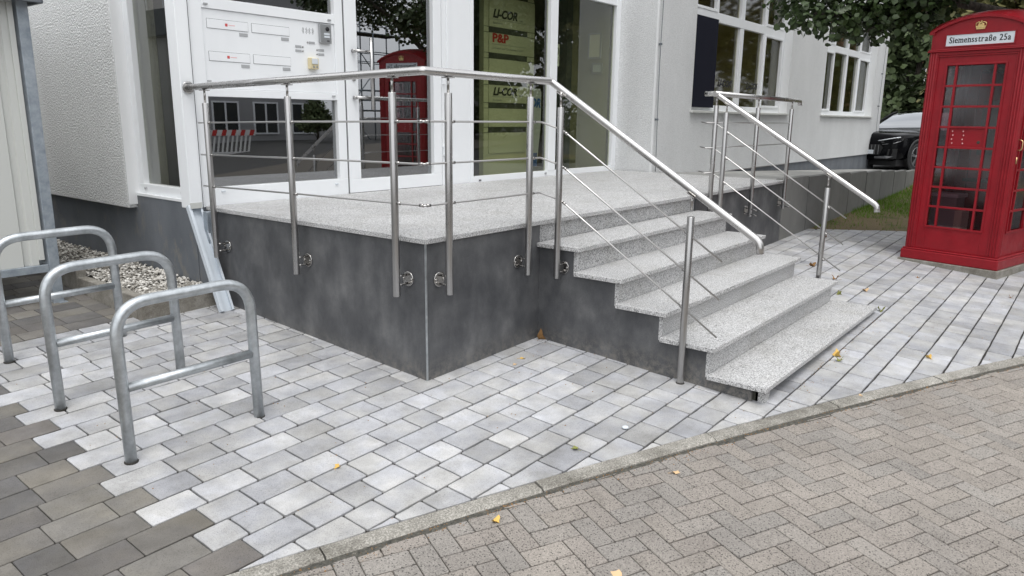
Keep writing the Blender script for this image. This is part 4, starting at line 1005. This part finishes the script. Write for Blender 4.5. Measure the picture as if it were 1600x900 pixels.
    for t in (-.03, -.01, .01, .03): cw.lathe([(.005, 0), (.004, .003), (.001, .004)], f(t, .4782, 2.5525), 8, off)
    for t in (-.018, .018): cw.prism([f(t-.012, .466, 2.583), f(t+.012, .466, 2.583), f(t+.008, .466, 2.603), f(t-.008, .466, 2.603)], off*.35)
    L_(cw, 'crown_emblem', M_gold, ped)
def roofz(u, v):
    a, b_ = 1-u*u, 1-v*v; return 2.541 + .150*a + .150*b_ - .070*a*b_
L_(MB().grid(lambda i, j: ((2*i-1)*.492, (2*j-1)*.492, roofz(2*i-1, 2*j-1)), 18, 18), 'roof', M_red)
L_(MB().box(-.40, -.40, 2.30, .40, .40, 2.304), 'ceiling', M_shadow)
L_(MB().box(.36, -.24, .23, .385, .24, 2.15), 'backboard', M_red, bev=.004)
L_(MB().box(.24, -.16, 1.25, .359, .14, 1.85), 'telephone', M_black, bev=.01)
L_(MB().box(.18, -.22, .95, .359, .22, .98), 'shelf', M_black)
f = FT(1)
dr_ = [o for o in pb.children if o.name.startswith('door')][0]
L_(MB().tube(fillet([f(.340, .460, 1.33), f(.340, .500, 1.34), f(.340, .500, 1.43), f(.340, .460, 1.44)], .02, 4), .007, 10), 'handle', mat('brass', (.70, .48, .25), .3, .9), dr_)
L_(MB().lathe([(.008, -.035), (.009, 0), (.008, .035)], f(.352, .470, 1.23), 10), 'hinge', MATS['brass'], dr_)
pu = thing('wall_box', 'pale grey equipment box standing on the floor inside the red telephone box', 'box', (6.664, -1.966, .225), rotz=math.atan2(-.234, .972))
for nm, a, m in (('casing', (-.20, .10, .10, .02, .36, .56), M_tag), ('cover', (-.21, .02, .12, -.02, .10, .42), M_room), ('lid', (-.22, .08, .561, .04, .38, .60), M_sign)): local(MB().box(*a).build(nm, m, None, .006), pu)

# ================================================================== parked car
M_cpaint = mat('black_car_paint', (.003, .003, .004), .14, spec=.12); M_cplast = mat('black_plastic', (.012, .012, .013), .5)
M_alloy = mat('alloy_rim', (.30, .30, .31), .35, .8); M_lamp = mat('lamp_cover', (.75, .78, .82), .15, .3)
car = thing('parked_car', 'black estate SUV with five-spoke alloy wheels parked beyond the end of the white building', 'car', (0, 0, 0))
hd = math.radians(161.2); hv = Vector((math.cos(hd), math.sin(hd), 0)); lv = Vector((-math.sin(hd), math.cos(hd), 0))
wp_ = Vector((18.38, .90, G(18.38, .9)-.07)); cpos = wp_ - hv*1.45 - lv*.86
CS = .93; cpos = wp_ - hv*1.45*CS - lv*.86*CS; car.location = cpos; car.rotation_euler = (0, 0, hd); car.scale = (CS, CS, CS)
def Lc(mb, name, m, par=car, bev=0): o = mb.build(name, m, None, bev); o.parent = par; return o
st = [(2.36, .50, .34, .60, .66, .70), (2.33, .74, .30, .72, .78, .82), (2.24, .86, .27, .80, .90, .95), (2.05, .925, .26, .84, .955, 1.00), (1.6, .95, .25, .88, .99, 1.045), (1.1, .955, .25, .90, 1.01, 1.07), (.8, .955, .25, .91, 1.02, 1.09), (0, .955, .25, .92, 1.03, 1.10), (-1.2, .955, .25, .93, 1.05, 1.12), (-1.9, .94, .26, .95, 1.07, 1.13), (-2.2, .88, .30, .94, 1.04, 1.10), (-2.34, .72, .36, .86, .96, 1.0)]
def sect(s_):
    x, w, zb, zm, zs, zt = s_
    h = [(w*.80, zb), (w*.97, zb+.10), (w, (zb+zm)/2), (w*.995, zm), (w*.965, zs-.02), (w*.90, zs+.01), (w*.60, zt), (0, zt+.015)]
    return [(x, y, z) for y, z in h] + [(x, -y, z) for y, z in h[-2::-1]]
def loft(secs):
    mb = MB(); n = len(secs[0])
    for s_ in secs: mb.v += s_
    for i in range(len(secs)-1):
        for j in range(n-1): mb.face([i*n+j, i*n+j+1, (i+1)*n+j+1, (i+1)*n+j], True)
        mb.face([i*n+n-1, i*n, (i+1)*n, (i+1)*n+n-1])
    mb.face(list(range(n))); mb.face(list(range((len(secs)-1)*n, len(secs)*n)))
    return mb
Lc(loft([sect(s_) for s_ in st]), 'body', M_cpaint)
Lc(MB().box(-2.1, -.80, .13, 2.15, .80, .30), 'underbody', M_rubber)
gh = [(.98, .80, 1.065, 1.075), (.55, .80, 1.08, 1.32), (.15, .80, 1.09, 1.53), (-.10, .79, 1.09, 1.60), (-.7, .79, 1.09, 1.635), (-1.4, .77, 1.09, 1.62), (-1.9, .74, 1.09, 1.54), (-2.22, .70, 1.09, 1.15)]
def gs(s_):
    x, w, zb, zt = s_; k = (zt-zb)/.55; ww = w*(1-.20*k)
    h = [(w+.06, zb-.03), (w, zb+.01), ((w+ww)/2+.01, (zb+zt)/2), (ww, zt-.03*k), (ww*.86, zt), (0, zt+.015*k)]
    return [(x, y, z) for y, z in h] + [(x, -y, z) for y, z in h[-2::-1]]
Lc(loft([gs(s_) for s_ in gh]), 'glasshouse', M_cglass)
rf = []
for s_ in gh[3:7]:
    g_ = gs(s_); rf.append([(x, y*1.01, z+.012) for x, y, z in g_[3:8]])
mb = MB()
for s_ in rf: mb.v += s_
for i in range(len(rf)-1):
    for j in range(4): mb.face([i*5+j, i*5+j+1, i*5+6+j, i*5+5+j], True)
Lc(mb, 'roof', M_cpaint)
pil = MB()
for s_ in (-1, 1):
    pil.tube([(.98, s_*.86, 1.05), (.55, s_*.79, 1.31), (.12, s_*.70, 1.53), (-.10, s_*.665, 1.60)], .03, 8)
    for x, zt in ((-.75, 1.60), (-1.55, 1.57)): pil.tube([(x, s_*.83, 1.07), (x-.03, s_*.64, zt)], .03, 8)
Lc(pil, 'pillars', M_cpaint)
for s_ in (-1, 1):
    mi = Lc(MB().lathe([(.02, 0), (.075, .02), (.085, .07), (.06, .12), (.02, .13)], (.70, s_*1.05, 1.14), 14, (1, 0, .1)), 'wing_mirror', M_cpaint); 
    Lc(MB().prism([(2.33, s_*.40, .80), (2.20, s_*.86, .87), (2.06, s_*.925, .92), (2.12, s_*.90, .80), (2.345, s_*.46, .73)], (.018, s_*.008, .004)), 'headlight', M_cplast)
    Lc(MB().tube([(2.372, s_*.36, .795), (2.33, s_*.55, .835), (2.26, s_*.80, .885), (2.20, s_*.885, .90)], .014, 8), 'light_strip', M_lamp)
    Lc(MB().tube([(2.365, s_*.48, .70), (2.30, s_*.78, .74), (2.19, s_*.90, .80)], .010, 8), 'light_trim', M_alloy)
    Lc(MB().prism([(2.33, s_*.62, .32), (2.27, s_*.86, .34), (2.26, s_*.87, .60), (2.33, s_*.66, .58)], (.02, 0, 0)), 'air_intake', M_cplast)
    Lc(MB().prism([(2.345, s_*.30, .325), (2.34, s_*.66, .335), (2.30, s_*.80, .39), (2.35, s_*.60, .40), (2.36, s_*.30, .375)], (.03, 0, 0)), 'bumper_trim', M_alloy)
gr = Lc(MB().prism([(2.375, -.42, .70), (2.375, .42, .70), (2.365, .52, .62), (2.35, .42, .42), (2.35, -.42, .42), (2.365, -.52, .62)], (.012, 0, 0)), 'grille', M_cplast)
for y in np.linspace(-.40, .40, 9): Lc(MB().box(2.386, y-.006, .44, 2.394, y+.006, .69), 'grille_bar', M_alloy, gr)
Lc(MB().box(2.375, -.26, .44, 2.40, .26, .55), 'number_plate', M_sign)
for x in (1.45, -1.42):
    for s_ in (-1, 1):
        y = s_*.955; ar = MB()
        ar.lathe([(.455, -.002), (.455, .012), (.36, .012), (.36, -.002)], (x, y-s_*.0, .40), 32, (0, s_, 0)); Lc(ar, 'wheel_arch', M_cplast)
        wl = bpy.data.objects.new('wheel', MB().lathe([(.12, -.10), (.36, -.10), (.372, -.06), (.372, .06), (.36, .09), (.275, .092), (.27, .03)], (x, y-s_*.085, .372), 36, (0, s_, 0)).mesh('tyre', M_rubber)); COL.objects.link(wl); wl.parent = car
        rim = MB().lathe([(.262, .075), (.275, .098), (.265, .10), (.25, .08)], (x, y-s_*.085, .372), 32, (0, s_, 0)); rim.lathe([(.05, .06), (.05, .088), (.03, .092)], (x, y-s_*.085, .372), 14, (0, s_, 0))
        for q in range(5):
            a = 2*PI*q/5+.3
            for da in (-.13, .13):
                c0 = Vector((x+.04*math.cos(a), y-s_*.012, .372+.04*math.sin(a))); c1 = Vector((x+.255*math.cos(a+da), y-s_*.004, .372+.255*math.sin(a+da)))
                d = (c1-c0); sdv = Vector((0, 1, 0)).cross(d).normalized()
                rim.obox((c0+c1)/2, d/2, sdv*.017, (0, .010, 0))
        Lc(rim, 'rim', M_alloy, wl, 0)

# ================================================================== lawn between ramp and paving
def lawn_ok(x, y): return x > 7.38-.945*y and y < -.02
lw = MB(); nx_, ny_ = 40, 24
for i in range(nx_+1):
    for j in range(ny_+1):
        y = -7.5*(j/ny_)**1.3; x0 = 7.34-.945*y; x = x0 + (17.2-x0)*i/nx_ if x0 < 17 else x0+.1*i
        lw.v.append((x, y, G(x, y)-.004+.02*math.sin(x*3.1)*math.sin(y*2.7)*(i > 0)))
for i in range(nx_):
    for j in range(ny_): lw.face([i*(ny_+1)+j, (i+1)*(ny_+1)+j, (i+1)*(ny_+1)+j+1, i*(ny_+1)+j+1], True)
lawn = lw.build('lawn', M_soil, fix=False); lawn['kind'] = 'structure'
gs_ = MB(); r2 = random.Random(9)
def gn(x, y): return math.sin(x*1.3+1)*math.cos(y*1.9+.5)+.6*math.sin(x*2.9-y*3.3)+.02*(x-9)*10*.5
cnt = 0
while cnt < 26000:
    x = 7.4+r2.random()**1.4*8.5; y = -r2.random()**1.3*5
    if not lawn_ok(x, y): continue
    g_ = .6*gn(x, y) + (1.3 if x > 9.3+.3*math.sin(y*5) else 0) - (1.6 if x < 9.4 else 0) + (1.1 if x+.945*y < 7.6 else 0)
    cnt += 1
    if g_ < r2.uniform(-.6, .6) and r2.random() < .93: continue
    h = r2.uniform(.03, .085); a = r2.uniform(0, 6.3); w_ = .004; z = G(x, y)-.005; l1, l2 = r2.uniform(-.04, .04), r2.uniform(-.04, .04)
    gs_.add([(x-w_*math.cos(a), y-w_*math.sin(a), z), (x+w_*math.cos(a), y+w_*math.sin(a), z), (x+l1, y+l2, z+h)], [(0, 1, 2)])
go = gs_.build('grass', M_grass, fix=False); tagm(go, 'short green grass with bare brown patches between the ramp wall and the telephone box', 'grass', kind='stuff')

# ================================================================== trees
def leaves(centers, n, size, m, seed=1, flat=.0):
    r = np.random.default_rng(seed); cs = np.array([c[:3] for c in centers], float); rad = np.array([c[3] for c in centers], float)
    w = rad**3; idx = r.choice(len(cs), n, p=w/w.sum()); d = r.normal(size=(n, 3)); d /= np.linalg.norm(d, axis=1, keepdims=True)
    rr = rad[idx]*(r.random(n)**.45)*r.uniform(.75, 1.1, n); P = cs[idx] + d*rr[:, None]*np.array([1, 1, .8])
    s = size*r.uniform(.7, 1.25, n); nrm = d*.6 + r.normal(size=(n, 3))*.6 + np.array([0, 0, .7]); nrm /= np.linalg.norm(nrm, axis=1, keepdims=True)
    t = np.cross(nrm, r.normal(size=(n, 3))); t /= np.linalg.norm(t, axis=1, keepdims=True); b = np.cross(nrm, t)
    prof = [(-.5, 0, 0), (-.30, .42, .05), (.10, .46, .08), (.55, 0, -.06), (.10, -.46, .08), (-.30, -.42, .05)]
    V = np.stack([P + t*(a*s)[:, None] + b*(c*s)[:, None] + nrm*(h*s)[:, None] for a, c, h in prof], 1).reshape(-1, 3)
    me = bpy.data.meshes.new('leaves'); F = (np.arange(n)[:, None]*6); F = np.concatenate([F+np.array([[0, 1, 2, 3]]), F+np.array([[0, 3, 4, 5]])], 1).reshape(-1, 4)
    me.vertices.add(len(V)); me.vertices.foreach_set('co', V.ravel()); me.loops.add(F.size); me.loops.foreach_set('vertex_index', F.ravel()); me.polygons.add(len(F)); me.polygons.foreach_set('loop_start', np.arange(len(F))*4); me.polygons.foreach_set('loop_total', np.full(len(F), 4)); me.update(calc_edges=True); me.validate(); me.materials.append(m); return me
def tree(label, x, y, centers, n, size, trunk_r, limbs, m, seed, name='tree', group=None, zb=None):
    t = thing(name, label, 'tree', (x, y, G(x, y)), group)
    z0 = G(x, y)-.2 if zb is None else zb; top = max(c[2] for c in centers)
    mb = MB(); P = [(x, y, z0), (x+.05, y, z0+.5), (x-.05, y+.08, (z0+top)*.4), (x+.1, y, (z0+top)*.62), (x, y+.1, top*.92)]
    mb.tube(P, trunk_r, 12, rs=[trunk_r*1.35, trunk_r, trunk_r*.85, trunk_r*.55, trunk_r*.15]); mb.build('trunk', M_bark, t)
    for lb_ in limbs:
        k = len(lb_); MB().tube(lb_, .05, 8, rs=[trunk_r*.45*(1-.85*i/(k-1)) for i in range(k)]).build('branch', M_bark, t)
    o = link(leaves(centers, n, size, m, seed), 'crown', t); o['kind'] = 'stuff'; return t
TX, TY_ = 9.0, -3.4
vis = [(6.19, -.04, 2.79, .32), (6.30, -.22, 2.72, .26), (6.38, -.45, 2.70, .32), (6.55, -.68, 2.72, .36), (6.72, -.90, 2.78, .38), (6.72, -1.08, 2.78, .38), (6.43, .0, 2.92, .36), (6.52, -.34, 2.90, .45), (6.70, -.70, 2.90, .55), (6.60, -1.05, 2.95, .55), (6.65, -1.35, 3.08, .5), (6.40, -1.68, 3.24, .5), (6.50, -2.03, 3.22, .5), (6.5, .1, 3.15, .5), (6.7, -.9, 3.3, .7)]
r3 = random.Random(21); cr_ = list(vis)
for _ in range(60):
    a = r3.uniform(0, 2*PI); e_ = r3.uniform(0, 1); R_ = 3.0*math.sqrt(r3.random()); zc = 3.85 + 3.3*e_*(1-.5*R_/3)
    cr_.append((TX+R_*math.cos(a), TY_+R_*math.sin(a), zc, r3.uniform(.5, .85)))
cr_ = [c for c in cr_ if not (c[2]-c[3] < 2.9 and abs(c[0]-6.66) < .7 and abs(c[1]+1.97) < .9 and c not in vis)]
limbs = [[(TX, TY_, 2.2), (8.2, -2.4, 2.75), (7.2, -1.35, 2.98), (6.85, -.9, 2.90), (6.58, -.50, 2.80), (6.35, -.12, 2.84)], [(6.9, -.95, 2.92), (6.6, -.9, 2.72), (6.45, -.62, 2.6)], [(TX, TY_, 2.5), (8.3, -4.3, 3.6), (7.6, -5.2, 4.4)], [(TX, TY_, 2.8), (10, -3.0, 3.9), (11, -2.4, 4.8)], [(TX, TY_, 3), (9.3, -4.6, 4.2), (9.6, -5.6, 5)], [(TX, TY_, 3.1), (7.9, -3.0, 4.2), (6.8, -2.8, 5)], [(TX, TY_, 2.6), (9.4, -2.2, 3.7), (9.7, -1.2, 4.4)]]
tree('large linden with round dark green leaves overhanging the red telephone box', TX, TY_, cr_, 56000, .074, .16, limbs, M_leaf, 3, 'linden_tree')
def crowd(x, y, h, r, seed, zlow=.5):
    q = random.Random(seed); return [(x+r*.7*q.uniform(-1, 1), y+r*.7*q.uniform(-1, 1), zlow+(h-zlow)*q.random(), r*q.uniform(.35, .6)) for _ in range(26)]
back = [(30, .5, 7.5, 2.4, M_leaf2, 'rust tinged shrubby tree behind the black car, nearest the telephone box'), (33, 3.8, 9, 2.8, M_leaf3, 'dark dense tree behind the black car, nearest the building corner'), (38, -.5, 11, 3.2, M_leaf2, 'tall loose tree standing in the back row beyond the car park'), (36, -5.5, 9, 3, M_leaf3, 'dark evergreen tree beyond the car park to the right of the telephone box'), (42, 6, 12, 3.5, M_leaf3, 'tallest dark tree far behind the end of the white building')]
for i, (x, y, h, r, m, l) in enumerate(back):
    tree(l, x, y, crowd(x, y, h, r, 40+i, .6), 7000, .26, .14, [[(x, y, 2), (x+1, y+.8, 4), (x+1.6, y+1, 5.5)], [(x, y, 1.6), (x-.9, y-.6, 3.4), (x-1.4, y-1.2, 5)]], m, 60+i, 'background_tree', 'trees beyond the car park')
for i, (x, y, h, r) in enumerate([(28.5, -20, 10, 3.0), (34, -16, 12, 3.4), (39, -22, 11, 3.3), (44, -13, 13, 3.6), (33, -25, 11, 3.2), (50, -20, 12, 3.5)]):
    tree(['first leafy street tree beyond the scaffold', 'second leafy street tree, standing closer to the road', 'third leafy street tree beyond the scaffold', 'fourth and tallest leafy street tree near the road', 'leafy street tree set back behind the first one', 'farthest leafy street tree across the street'][i] + ', mirrored in the office windows', x, y, crowd(x, y, h, r, 140+i, 1.2), 6500, .28, .15, [[(x, y, 2), (x+1, y+.8, 4), (x+1.6, y+1, 5.5)]], M_leaf2 if i % 2 else M_leaf3, 160+i, 'street_tree', 'trees across the street')
hg = thing('hedge', 'low dark hedge across the far side of the car park', 'hedge', (27, 2, .4))
hq = random.Random(4); hc = [(26.5+hq.uniform(-.4, .4), -6+i*.45, .5+hq.uniform(0, .7), .5) for i in range(32)]
ho_ = link(leaves(hc, 7000, .12, M_leaf3, 88), 'foliage', hg); ho_['kind'] = 'stuff'
for k in range(8): MB().tube([(26.5, -6+k*1.8, .2), (26.6, -5.9+k*1.8, .9)], .03, 6).build('stem', M_bark, hg)
M_tan = mat('orange_render', (.42, .24, .15), .9)
def block_house(name, label, x0, y0, z0, x1, y1, z1, m, face, cols, rows, wm=M_pvc, gm_=M_glass_dark, wz=1.3, first=1.0, cat='building'):
    t = thing(name, label, cat, ((x0+x1)/2, (y0+y1)/2, z0)); MB().box(x0, y0, z0, x1, y1, z1).build('wall', m, t); MB().box(x0-.3, y0-.3, z1+.001, x1+.3, y1+.3, z1+.35).build('roof', M_fascia, t)
    for r in range(rows):
        for c in range(cols):
            z = z0+first+r*(z1-z0-first)/rows
            if face in 'ns':
                w_ = (x1-x0)/cols; a = x0+w_*(c+.18); b_ = x0+w_*(c+.82); y = y1 if face == 'n' else y0; s_ = 1 if face == 'n' else -1
                fr = MB().box(a, y, z, b_, y+s_*.06, z+.07).box(a, y, z+wz-.07, b_, y+s_*.06, z+wz).box(a, y, z+.07, a+.07, y+s_*.06, z+wz-.07).box(b_-.07, y, z+.07, b_, y+s_*.06, z+wz-.07).box((a+b_)/2-.04, y, z+.07, (a+b_)/2+.04, y+s_*.05, z+wz-.07)
                w = fr.build('window', wm, t); MB().box(a+.07, y+s_*.005, z+.07, b_-.07, y+s_*.02, z+wz-.07).build('pane', gm_, w)
            else:
                w_ = (y1-y0)/cols; a = y0+w_*(c+.2); b_ = y0+w_*(c+.8); x = x0 if face == 'w' else x1; s_ = -1 if face == 'w' else 1
                fr = MB().box(x, a, z, x+s_*.06, b_, z+.07).box(x, a, z+wz-.07, x+s_*.06, b_, z+wz).box(x, a, z+.07, x+s_*.06, a+.07, z+wz-.07).box(x, b_-.07, z+.07, x+s_*.06, b_, z+wz-.07)
                w = fr.build('window', wm, t); MB().box(x+s_*.005, a+.07, z+.07, x+s_*.02, b_-.07, z+wz-.07).build('pane', gm_, w)
    return t
M_shadow2 = mat('dark_window', (.03, .035, .04), .2)
block_house('far_house', 'orange rendered house half hidden behind the trees beyond the car park', 48, -10, 0, 58, 12, 9, M_tan, 'w', 7, 3, gm_=M_shadow2)
# across the street (seen in the reflections of the entrance glass)
M_grey = mat('grey_render', (.30, .30, .31), .9); M_pale = mat('pale_render', (.55, .53, .50), .9)
block_house('street_building', 'long grey office building across the street, mirrored in the entrance glass', -6, -34, -.2, 21.3, -24, 9.5, M_grey, 'n', 13, 4, gm_=M_shadow2, wz=1.5, first=.9)
block_house('neighbour_building', 'pale building beyond the bicycle shed, mirrored in the narrow side window', -26, 6, -.1, -15, 40, 8, M_pale, 'e', 9, 3, gm_=M_shadow2)
fs = sheet('far_pavement', [-30, 0, 20, 60], [-24, -13.2], lambda x, y: -.10+G(min(x, 8), -3.4)*.0, M_pale)
vg = sheet('verge', [-30, 0, 20, 60], [-23.9, -17.5], lambda x, y: -.09, M_soil)
scf = thing('scaffold', 'steel scaffolding tower beside the grey building across the street', 'scaffold', (23, -23, -.1))
for x in (21.8, 23.6, 25.4):
    for y in (-23.4, -22.4): MB().tube([(x, y, -.1), (x, y, 9.6)], .035, 6).build('standard', M_galv2, scf)
for k in range(5):
    z = 1.9+k*1.9
    for y in (-23.4, -22.4):
        for dz in (0, .5, 1.0): MB().tube([(21.7, y, z+dz), (25.5, y, z+dz)], .025, 6).build('rail', M_galv2, scf)
    MB().box(21.8, -23.4, z-.06, 25.4, -22.4, z-.02).build('deck', M_bark, scf)
    MB().tube([(21.8 if k % 2 else 23.6, -22.38, z-1.9), (23.6 if k % 2 else 21.8, -22.38, z)], .025, 6).build('brace', M_galv2, scf)
M_barw = mat('white_barrier_board', (.75, .75, .74), .5); M_barr = mat('red_barrier_stripe', (.55, .03, .03), .5)
ba = thing('site_barrier', 'red and white slatted construction barrier standing across the street', 'barrier', (13.2, -19, -.1))
for k in range(9): MB().obox((12.5+.19*k, -19, .48), (.035, 0, .0), (0, .012, 0), (.06, 0, .32)).build('slat', M_barw, ba)
MB().box(12.3, -19.02, .80, 14.3, -18.97, 1.02).box(12.3, -19.02, .08, 14.3, -18.97, .18).build('board', M_barw, ba)
for k in range(5): MB().prism([(12.4+.4*k, -18.965, .80), (12.58+.4*k, -18.965, .80), (12.66+.4*k, -18.965, 1.02), (12.48+.4*k, -18.965, 1.02)], (0, .008, 0)).build('stripe', M_barr, ba)
for x in (12.4, 14.2): MB().box(x-.06, -19.35, -.1, x+.06, -18.6, -.0).build('foot', M_rubber, ba)
tree('small round-headed bush tree across the street in front of the grey building', 18.3, -20.3, [(18.3, -20.3, 1.5, .75), (17.7, -20.2, 1.2, .5), (18.9, -20.4, 1.3, .5), (18.2, -20.2, 2.0, .5)], 3000, .11, .05, [[(18.3, -20.3, .6), (17.9, -20.2, 1.1)]], M_leaf3, 91, 'bush', None)

# ================================================================== fallen leaves and litter
M_yel = mat('yellow_dry_leaf', (.62, .40, .10), .7); M_brn = mat('brown_dry_leaf', (.26, .14, .05), .8); M_grn = mat('olive_fallen_leaf', (.20, .21, .05), .7); M_tanl = mat('tan_dry_leaf', (.60, .42, .24), .7)
def fallen(x, y, size, m, label, z=0, tall=.25, seed=0):
    q = random.Random(seed*13+5); n = 11; mb = MB(); rs_ = [1, .62, .95, .55, 1.0, .6, .9, .5, 1.05, .6, .85]; a0 = q.uniform(0, 6)
    for ring in (0, .5, 1):
        for i in range(n):
            a = a0+2*PI*i/n; rr = size*.5*ring*(rs_[i] if ring == 1 else .8)*q.uniform(.85, 1.1)
            cu = tall*size*ring**2*(math.cos(2*(a-a0))*.6+.5)
            mb.v.append((rr*math.cos(a), rr*math.sin(a)*.75, .003+cu))
    for k in range(2):
        for i in range(n): mb.face([k*n+i, k*n+(i+1) % n, (k+1)*n+(i+1) % n, (k+1)*n+i], True)
    mb.tube([(size*.45, 0, .004), (size*.8, size*.1, .006)], .0012, 5)
    o = mb.build('fallen_leaf', m, fix=False); zz = G(x, y) if y > kerb(x)-KW else G(x, y)+RZ+.004
    o.location = (x, y, zz+z); o.rotation_euler = (0, 0, q.uniform(0, 6)); tagm(o, label, 'leaf', 'fallen leaves'); return o
LV = [(1.125, -.045, .085, M_brn, 'curled brown leaf standing in the inner corner between platform and steps', 0, .9), (-1.04, -.43, .05, M_yel, 'small yellowish leaf on the pale pavers left of centre', 0, .2), (-.86, -1.27, .055, M_yel, 'bright yellow leaf lying against the near stretch of kerb', -.0, .3),
 (-.83, -1.86, .085, M_tanl, 'large tan leaf on the speckled bricks at the bottom edge', 0, .15), (.06, -1.66, .05, M_tanl, 'narrow tan leaf in the gutter dirt by the kerb', 0, .2), (-.10, -1.17, .05, M_grn, 'tiny green leaf on a pale paver in front of the steps', 0, .2),
 (2.36, -1.78, .085, M_yel, 'mottled yellow leaf in the clump in front of the bottom step', 0, .5), (2.27, -1.82, .075, M_grn, 'olive leaf in the clump in front of the bottom step', .004, .4), (2.46, -1.76, .05, M_brn, 'brown leaf scrap tucked beside the clump at the bottom step', 0, .4),
 (2.55, -1.66, .05, M_tanl, 'tan leaf half under the front edge of the bottom step', 0, .3), (2.38, -1.66, .045, M_brn, 'dark brown scrap half under the bottom step nosing', 0, .3), (4.45, -1.45, .085, M_tanl, 'orange tan leaf on the pavers between the steps and the telephone box', 0, .3),
 (4.70, -1.10, .08, M_brn, 'brown leaf beside the foot of the right stair post', 0, .5), (3.84, -1.73, .10, M_grn, 'olive green leaf just off the right end of the bottom step', 0, .4), (2.82, -2.29, .06, M_yel, 'orange leaf near the far stretch of kerb', 0, .4),
 (5.45, -1.72, .055, M_brn, 'brown leaf close to the left foot of the telephone box', 0, .3), (5.3, -2.55, .06, M_brn, 'rust coloured leaf in front of the telephone box corner', 0, .4), (1.23, -1.64, .045, M_tanl, 'pale tan leaf just left of the bottom step corner block', 0, .1),
 (1.73, -2.10, .04, M_tanl, 'pale leaf on the last paver before the kerb below the steps', 0, .1), (3.76, -1.395, .06, M_grn, 'small olive leaf at the right end of the second step', .09, .6), (.60, -.22, .045, M_tanl, 'tan scrap on the pavers under the front railing', 0, .1), (.72, -.19, .05, M_yel, 'pale yellow scrap on the pavers near the inner corner', 0, .1),
 (5.1, -.75, .08, M_brn, 'dark leaf at the back of the pavers by the right stair rail', 0, .5), (6.9, -.35, .09, M_brn, 'dark curled leaf near the grass edge at the ramp wall', 0, .5)]
for i, (x, y, s_, m, l, z, t_) in enumerate(LV): fallen(x, y, s_, m, l, z, t_, i)
pe = MB().lathe([(.008, 0), (.020, .005), (.018, .012), (.006, .016)], (.29, -1.24, G(.29, -1.24)), 10).build('pebble', M_sign); tagm(pe, 'single white pebble lying on a pale paver', 'pebble')
lit = MB(); r4 = random.Random(17)
for k in range(1500):
    if k < 330:
        x = r4.uniform(-1.8, 5.5); y = r4.uniform(kerb(x)+.03, 2.2 if x < 0 else -.02)
        if .0 < x < CE and y > -.02 or (A < x < B and y > -1.75): continue
        z = G(x, y)
    elif k < 1380: x = r4.uniform(-1.9, 5.2); p_ = kpt(x, KW+abs(r4.gauss(0, .03))); x, y = p_.x, p_.y; z = G(x, y)+RZ+.003
    else: x = r4.uniform(1.2, 3.7); y = -1.74-abs(r4.gauss(0, .05)); z = G(x, y)
    s_ = r4.uniform(.002, .006); a = r4.uniform(0, 3)
    lit.add([(x-s_, y, z), (x+s_*math.cos(a), y+s_, z), (x, y-s_*.7, z), (x, y, z+s_*.8)], [(0, 1, 3), (1, 2, 3), (2, 0, 3)])
lo = lit.build('ground_debris', M_brn, fix=False); tagm(lo, 'scattered dark crumbs of leaf and soil on the pavers and along the kerb', 'debris', kind='stuff')
